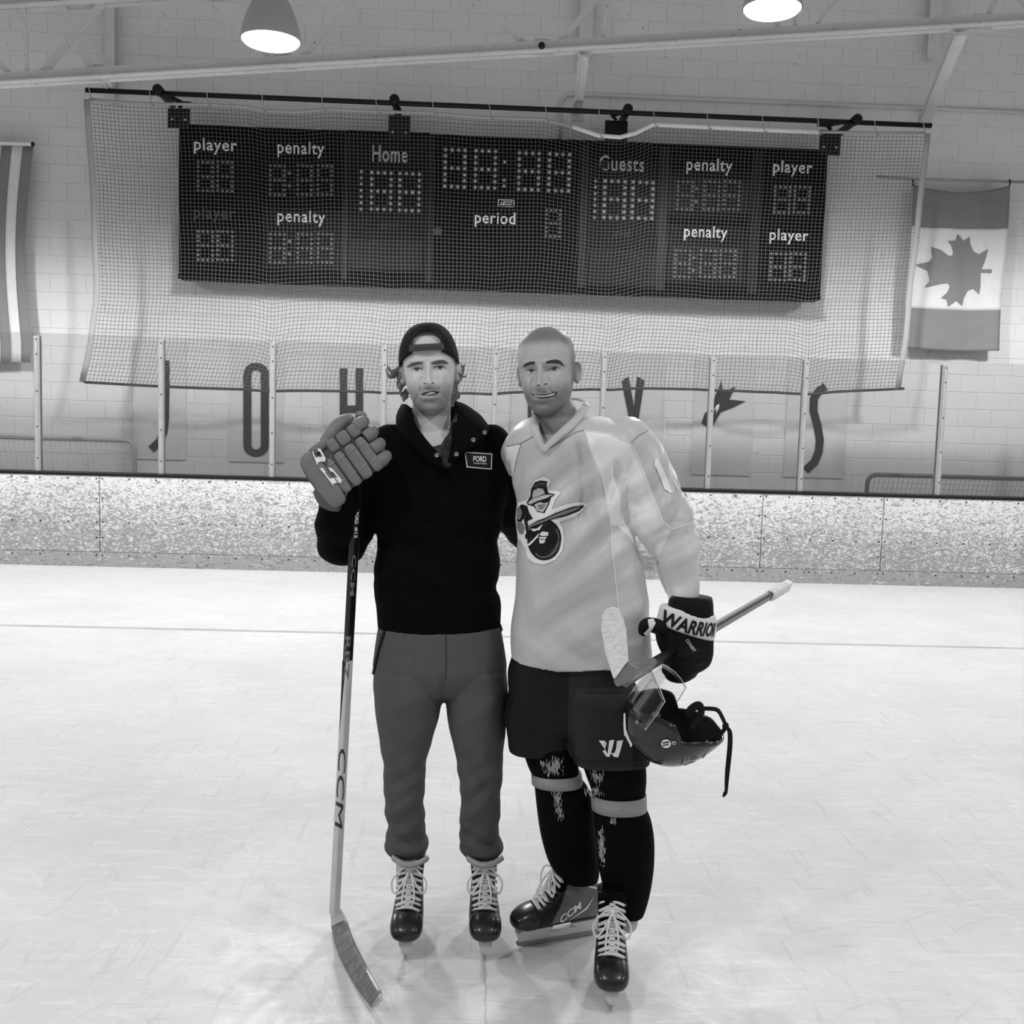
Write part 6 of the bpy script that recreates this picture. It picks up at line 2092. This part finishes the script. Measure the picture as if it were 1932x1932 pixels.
drape('glove_lettering', None, bvG, M['white'], gB, 0.002, 4, quad_text('COVERT', (1298, 1205), (1313, 1228), (1308, 1231), (1293, 1208), 0.0))
drape('thumb_trim', [[(1222, 1170), (1232, 1168), (1236, 1176), (1228, 1190), (1218, 1198), (1214, 1194), (1224, 1184)]], bvG, M['cuffwhite'], gB, 0.003, 4)

# ---- stick carried by that man
s2 = thing('hockey_stick', P(1172, 1287, 2.50), 'hockey stick with white taped blade carried level in the black glove', 'hockey stick', 'hockey sticks')
H2, B2 = P(1178, 1283, 2.52), P(1487, 1104, 3.80)
shaft_seg(0.0, 0.12, M['stickgrey'], 'hosel', s2, 0.030, 0.020, 0.034, 20, H2, B2)
shaft_seg(0.12, 0.84, M['stickblack'], 'shaft', s2, 0.020, 0.020, 0.030, 20, H2, B2)
shaft_seg(0.84, 0.97, M['whitetape'], 'butt_tape', s2, 0.026, 0.026, 0.036, 20, H2, B2)
shaft_seg(0.97, 1.0, M['whitetape'], 'butt_knob', s2, 0.032, 0.028, 0.040, 20, H2, B2)
ttp = MB()
for i in range(6):
    p = H2 + (B2 - H2) * (0.85 + 0.022 * i)
    d_ = (B2 - H2).normalized()
    ttp.tube([p - d_ * 0.004, p + d_ * 0.006], 0.0215, 10)
ttp.build('tape_wraps', M['whitetape'], s2, True)
grs = MB()
for t0, t1, o_ in ((0.30, 0.82, 0.0),):
    a, b = H2 + (B2 - H2) * t0, H2 + (B2 - H2) * t1
    grs.bar(a + Vector((0, -0.006, 0.012)), b + Vector((0, -0.006, 0.012)), 0.012, 0.012)
grs.build('grey_face', M['stickgrey'], s2)
BL = lambda pts: crop(pts, 4.11, 1100, 1050)
def blade(poly, m_, name, D0, th_, tip=0.03):
    pts = BL(poly)
    ys = [y for _, y in pts]
    n = len(pts)
    mb = MB()
    fr_ = [P(x, y, D0 + tip * (1285 - y) / 140.0 + 0.012 * math.sin((1285 - y) / 140 * 3)) for x, y in pts]
    mb.add(fr_ + [p + Vector((0.001, th_, 0)) for p in fr_], [tuple(range(n)), tuple(range(2 * n - 1, n - 1, -1))] + [(i, (i + 1) % n, (i + 1) % n + n, i + n) for i in range(n)])
    o = mb.build(name, m_, s2)
    bevel(o, 0.002, 2)
    return o
blade([(235, 950), (215, 885), (170, 740), (140, 560), (152, 450), (178, 412), (235, 393), (272, 408), (312, 480), (336, 570), (345, 700), (352, 815), (330, 835), (255, 940)], M['whitetape'], 'blade_tape', 2.50, 0.011)
blade([(236, 950), (262, 935), (335, 832), (355, 822), (430, 868), (385, 962), (268, 1014), (246, 990)], M['stickgrey'], 'blade_heel', 2.505, 0.012)

# ---- helmet hanging from the same hand
HD = 2.68
Hc = P(1268, 1362, HD)
def pxdir(dx_, dy_):
    return (P(1268 + dx_, 1362 + dy_, HD) - Hc).normalized()
crown = (pxdir(-62, 78) * math.cos(math.radians(13)) + Vector((0, 1, 0)) * math.sin(math.radians(13))).normalized()
front = pxdir(-78, -62)
front = (front - crown * front.dot(crown)).normalized()
side_ = front.cross(crown).normalized()
if side_.y > 0:
    side_ = -side_
hel = thing('helmet', Hc, 'glossy black hockey helmet with clear visor hanging upside down from the glove', 'helmet')
def hpt(ph, t, k=1.0, hh=None):
    c, s_ = math.cos(ph), math.sin(ph)
    deg = math.degrees(abs(((ph + math.pi) % (2 * math.pi)) - math.pi))
    hr = float(np.interp(deg, [0, 40, 62, 82, 100, 118, 140, 180], [0.018, 0.012, -0.018, -0.030, -0.004, -0.030, -0.050, -0.056])) if hh is None else hh
    H_ = 0.112 * k
    a = t * math.pi / 2
    pr = math.cos(a) ** 0.72
    fl_ = 1.0 + 0.04 * max(0, -hr / 0.05) * (1 - t)
    p_ = front * (0.124 * k * c * pr * (1.02 if c > 0 else 0.98) * fl_) + side_ * (0.100 * k * s_ * pr * fl_) + crown * (hr + (H_ - hr) * math.sin(a) ** 1.02)
    return Hc + p_
def dome(k, m_, name, parent, NP_=72, NT_=20):
    mb = MB()
    vs = [hpt(2 * math.pi * i / NP_, j / NT_ * 0.985, k) for j in range(NT_ + 1) for i in range(NP_)]
    fs = [(j * NP_ + i, j * NP_ + (i + 1) % NP_, (j + 1) * NP_ + (i + 1) % NP_, (j + 1) * NP_ + i) for j in range(NT_) for i in range(NP_)]
    vs.append(Hc + crown * 0.112 * k)
    fs += [(NT_ * NP_ + i, NT_ * NP_ + (i + 1) % NP_, len(vs) - 1) for i in range(NP_)]
    mb.add(vs, fs)
    return mb
sd = dome(1.0, None, None, None)
bvH = BVHTree.FromPolygons(sd.v, sd.f)
shell = sd.build('shell', M['helmet'], hel, True)
so2 = shell.modifiers.new('thickness', 'SOLIDIFY')
so2.thickness = 0.006
so2.offset = 1
dome(0.955, None, None, None).build('lining', M['helmetin'], hel, True)
MB().tube([hpt(2 * math.pi * i / 72, 0.0, 1.01) for i in range(73)], 0.0042, 8).build('rim_trim', M['helmet'], hel, True)
# raised ridges and vents of the shell
for pts in ([(0.5, 0.25), (0.7, 0.45), (0.95, 0.62)], [(1.9, 0.15), (2.2, 0.35), (2.5, 0.5)], [(1.15, 0.12), (1.5, 0.30), (2.0, 0.42)], [(2.35, 0.05), (2.6, 0.22), (2.9, 0.30)], [(0.25, 0.10), (0.40, 0.40), (0.6, 0.7)]):
    for sg in (1, -1):
        MB().tube([hpt(sg * a, t, 1.03) for a, t in pts], [0.003, 0.0055, 0.003], 8, spline=5).build('ridge', M['helmet'], shell, True)
sgn_ = 1 if side_.y < 0 else -1
for a0, a1, t0, t1 in ((0.85, 1.05, 0.28, 0.42), (1.2, 1.34, 0.40, 0.52), (2.45, 2.75, 0.34, 0.46), (2.2, 2.34, 0.2, 0.28)):
    mb = MB()
    loop = [hpt(a, t, 1.045) for a, t in ((a0, t0), (a1, t0 + 0.02), (a1 + 0.04, t1), (a0 + 0.06, t1 - 0.01), (a0, t0))]
    mb.tube(loop, 0.0022, 6)
    mb.build('vent', M['printdark'], shell, True)
HX = lambda pts: crop(pts, 4.11, 1100, 1050)
drape('sticker', [HX(circle(648, 1436, 36, 33, 18)), HX(circle(706, 1430, 14, 14, 12))], bvH, M['white'], shell, 0.0095, 4)
drape('sticker_print', [HX([(622, 1425), (672, 1415), (672, 1425), (624, 1436)]), HX([(622, 1445), (670, 1435), (668, 1444), (626, 1454)]), HX(circle(706, 1430, 8, 8, 10))], bvH, M['printdark'], shell, 0.0105, 4)
drape('side_lettering', [HX([(340, 1220), (350, 1216), (356, 1330), (378, 1400), (380, 1470), (368, 1480), (345, 1400), (338, 1300)])], bvH, M['white'], shell, 0.0095, 4)
drape('ear_patch', [HX([(515, 1205), (580, 1188), (595, 1235), (530, 1255)])], bvH, M['printgrey'], shell, 0.0095, 4)
# ear loop and chin strap
MB().tube([P(1296, 1350, HD - .09), P(1304, 1338, HD - .10), P(1318, 1331, HD - .10), P(1323, 1345, HD - .10), P(1312, 1362, HD - .09), P(1304, 1376, HD - .09)], [0.008, 0.011, 0.012, 0.009, 0.007, 0.005], 10, flat=0.5, spline=4).build('ear_guard', M['helmetin'], hel, True)
MB().tube([P(1320, 1337, HD - .10), P(1340, 1337, HD - .10), P(1354, 1340, HD - .09), P(1362, 1352, HD - .08), P(1368, 1366, HD - .08), P(1370, 1374, HD - .08)], 0.0058, 8, flat=0.4, spline=4).build('chin_strap', M['strap'], hel, True)
MB().tube([P(1336, 1403, HD - .05), P(1344, 1399, HD - .06), P(1356, 1388, HD - .07), P(1366, 1377, HD - .08), P(1370, 1368, HD - .08)], 0.0058, 8, flat=0.4, spline=4).build('chin_strap', M['strap'], hel, True)
MB().ball(P(1369, 1370, HD - .08), 0.009, 10, 8, 1, .6, 1.2).build('strap_slider', M['strap'], hel, True)
MB().tube([P(1371, 1372, HD - .08), P(1377, 1382, HD - .08), P(1377, 1410, HD - .08), P(1373, 1450, HD - .08), P(1371, 1475, HD - .08), P(1370, 1492, HD - .08), P(1368, 1497, HD - .08), P(1364, 1504, HD - .08)], [0.004, 0.0062, 0.0068, 0.0066, 0.0055, 0.0045, 0.0055, 0.002], 8, flat=0.35, spline=4).build('strap_tail', M['strap'], hel, True)
MB().lathe(P(1334, 1405, HD - .055), [(0.009, -0.006), (0.010, 0.0), (0.009, 0.006)], 10, Vector((0.3, -1, 0.2))).build('strap_snap', M['snap'], hel, True)
# clear visor
vr = []
for hh_ in (0.030, 0.0, -0.030, -0.060, -0.088):
    row = []
    for i in range(13):
        ph = math.radians(-95 + 152 * i / 12)
        edge = abs(-84 + 168 * i / 12) / 84
        h2 = hh_ if hh_ > -0.05 else hh_ * (1 - 0.25 * edge ** 4)
        k = 1.07
        row.append(Hc + front * (0.126 * k * math.cos(ph) + 0.010 * (-hh_) / 0.088) + side_ * (0.104 * k * math.sin(ph)) + crown * h2)
    vr.append(row)
vis = sheet(vr, M['visor'], 'visor', hel, 0.0025, 2)
edge_path = [Vector(p) for p in vr[-1]]
MB().tube([Vector(r[0]) for r in vr] + edge_path + [Vector(r[-1]) for r in reversed(vr)], 0.0013, 5).build('visor_edge', M['lace'], hel, True)
MB().tube([on_ for on_ in [Vector(vr[3][6]) + front * 0.004, Vector(vr[3][6]) + front * 0.0042]], 0.010, 12).build('visor_sticker', M['printgrey'], hel, True)
for i in (1, 11):
    MB().ball(Vector(vr[0][i]) + (Vector(vr[0][i]) - Hc).normalized() * 0.004, 0.006, 8, 6).build('visor_screw', M['snap'], hel, True)

# small repeated bits that are too fine to pick apart one by one
FINE = ('hair', 'laces', 'bow', 'eyelets', 'strap_studs', 'bolt', 'stitch_strip', 'tape_ridges', 'tape_wraps', 'scuff_mark', 'screw_heads')
for o in COL.objects:
    if o.type == 'MESH' and o.parent and o.name.split('.')[0] in FINE:
        o['kind'] = 'stuff'
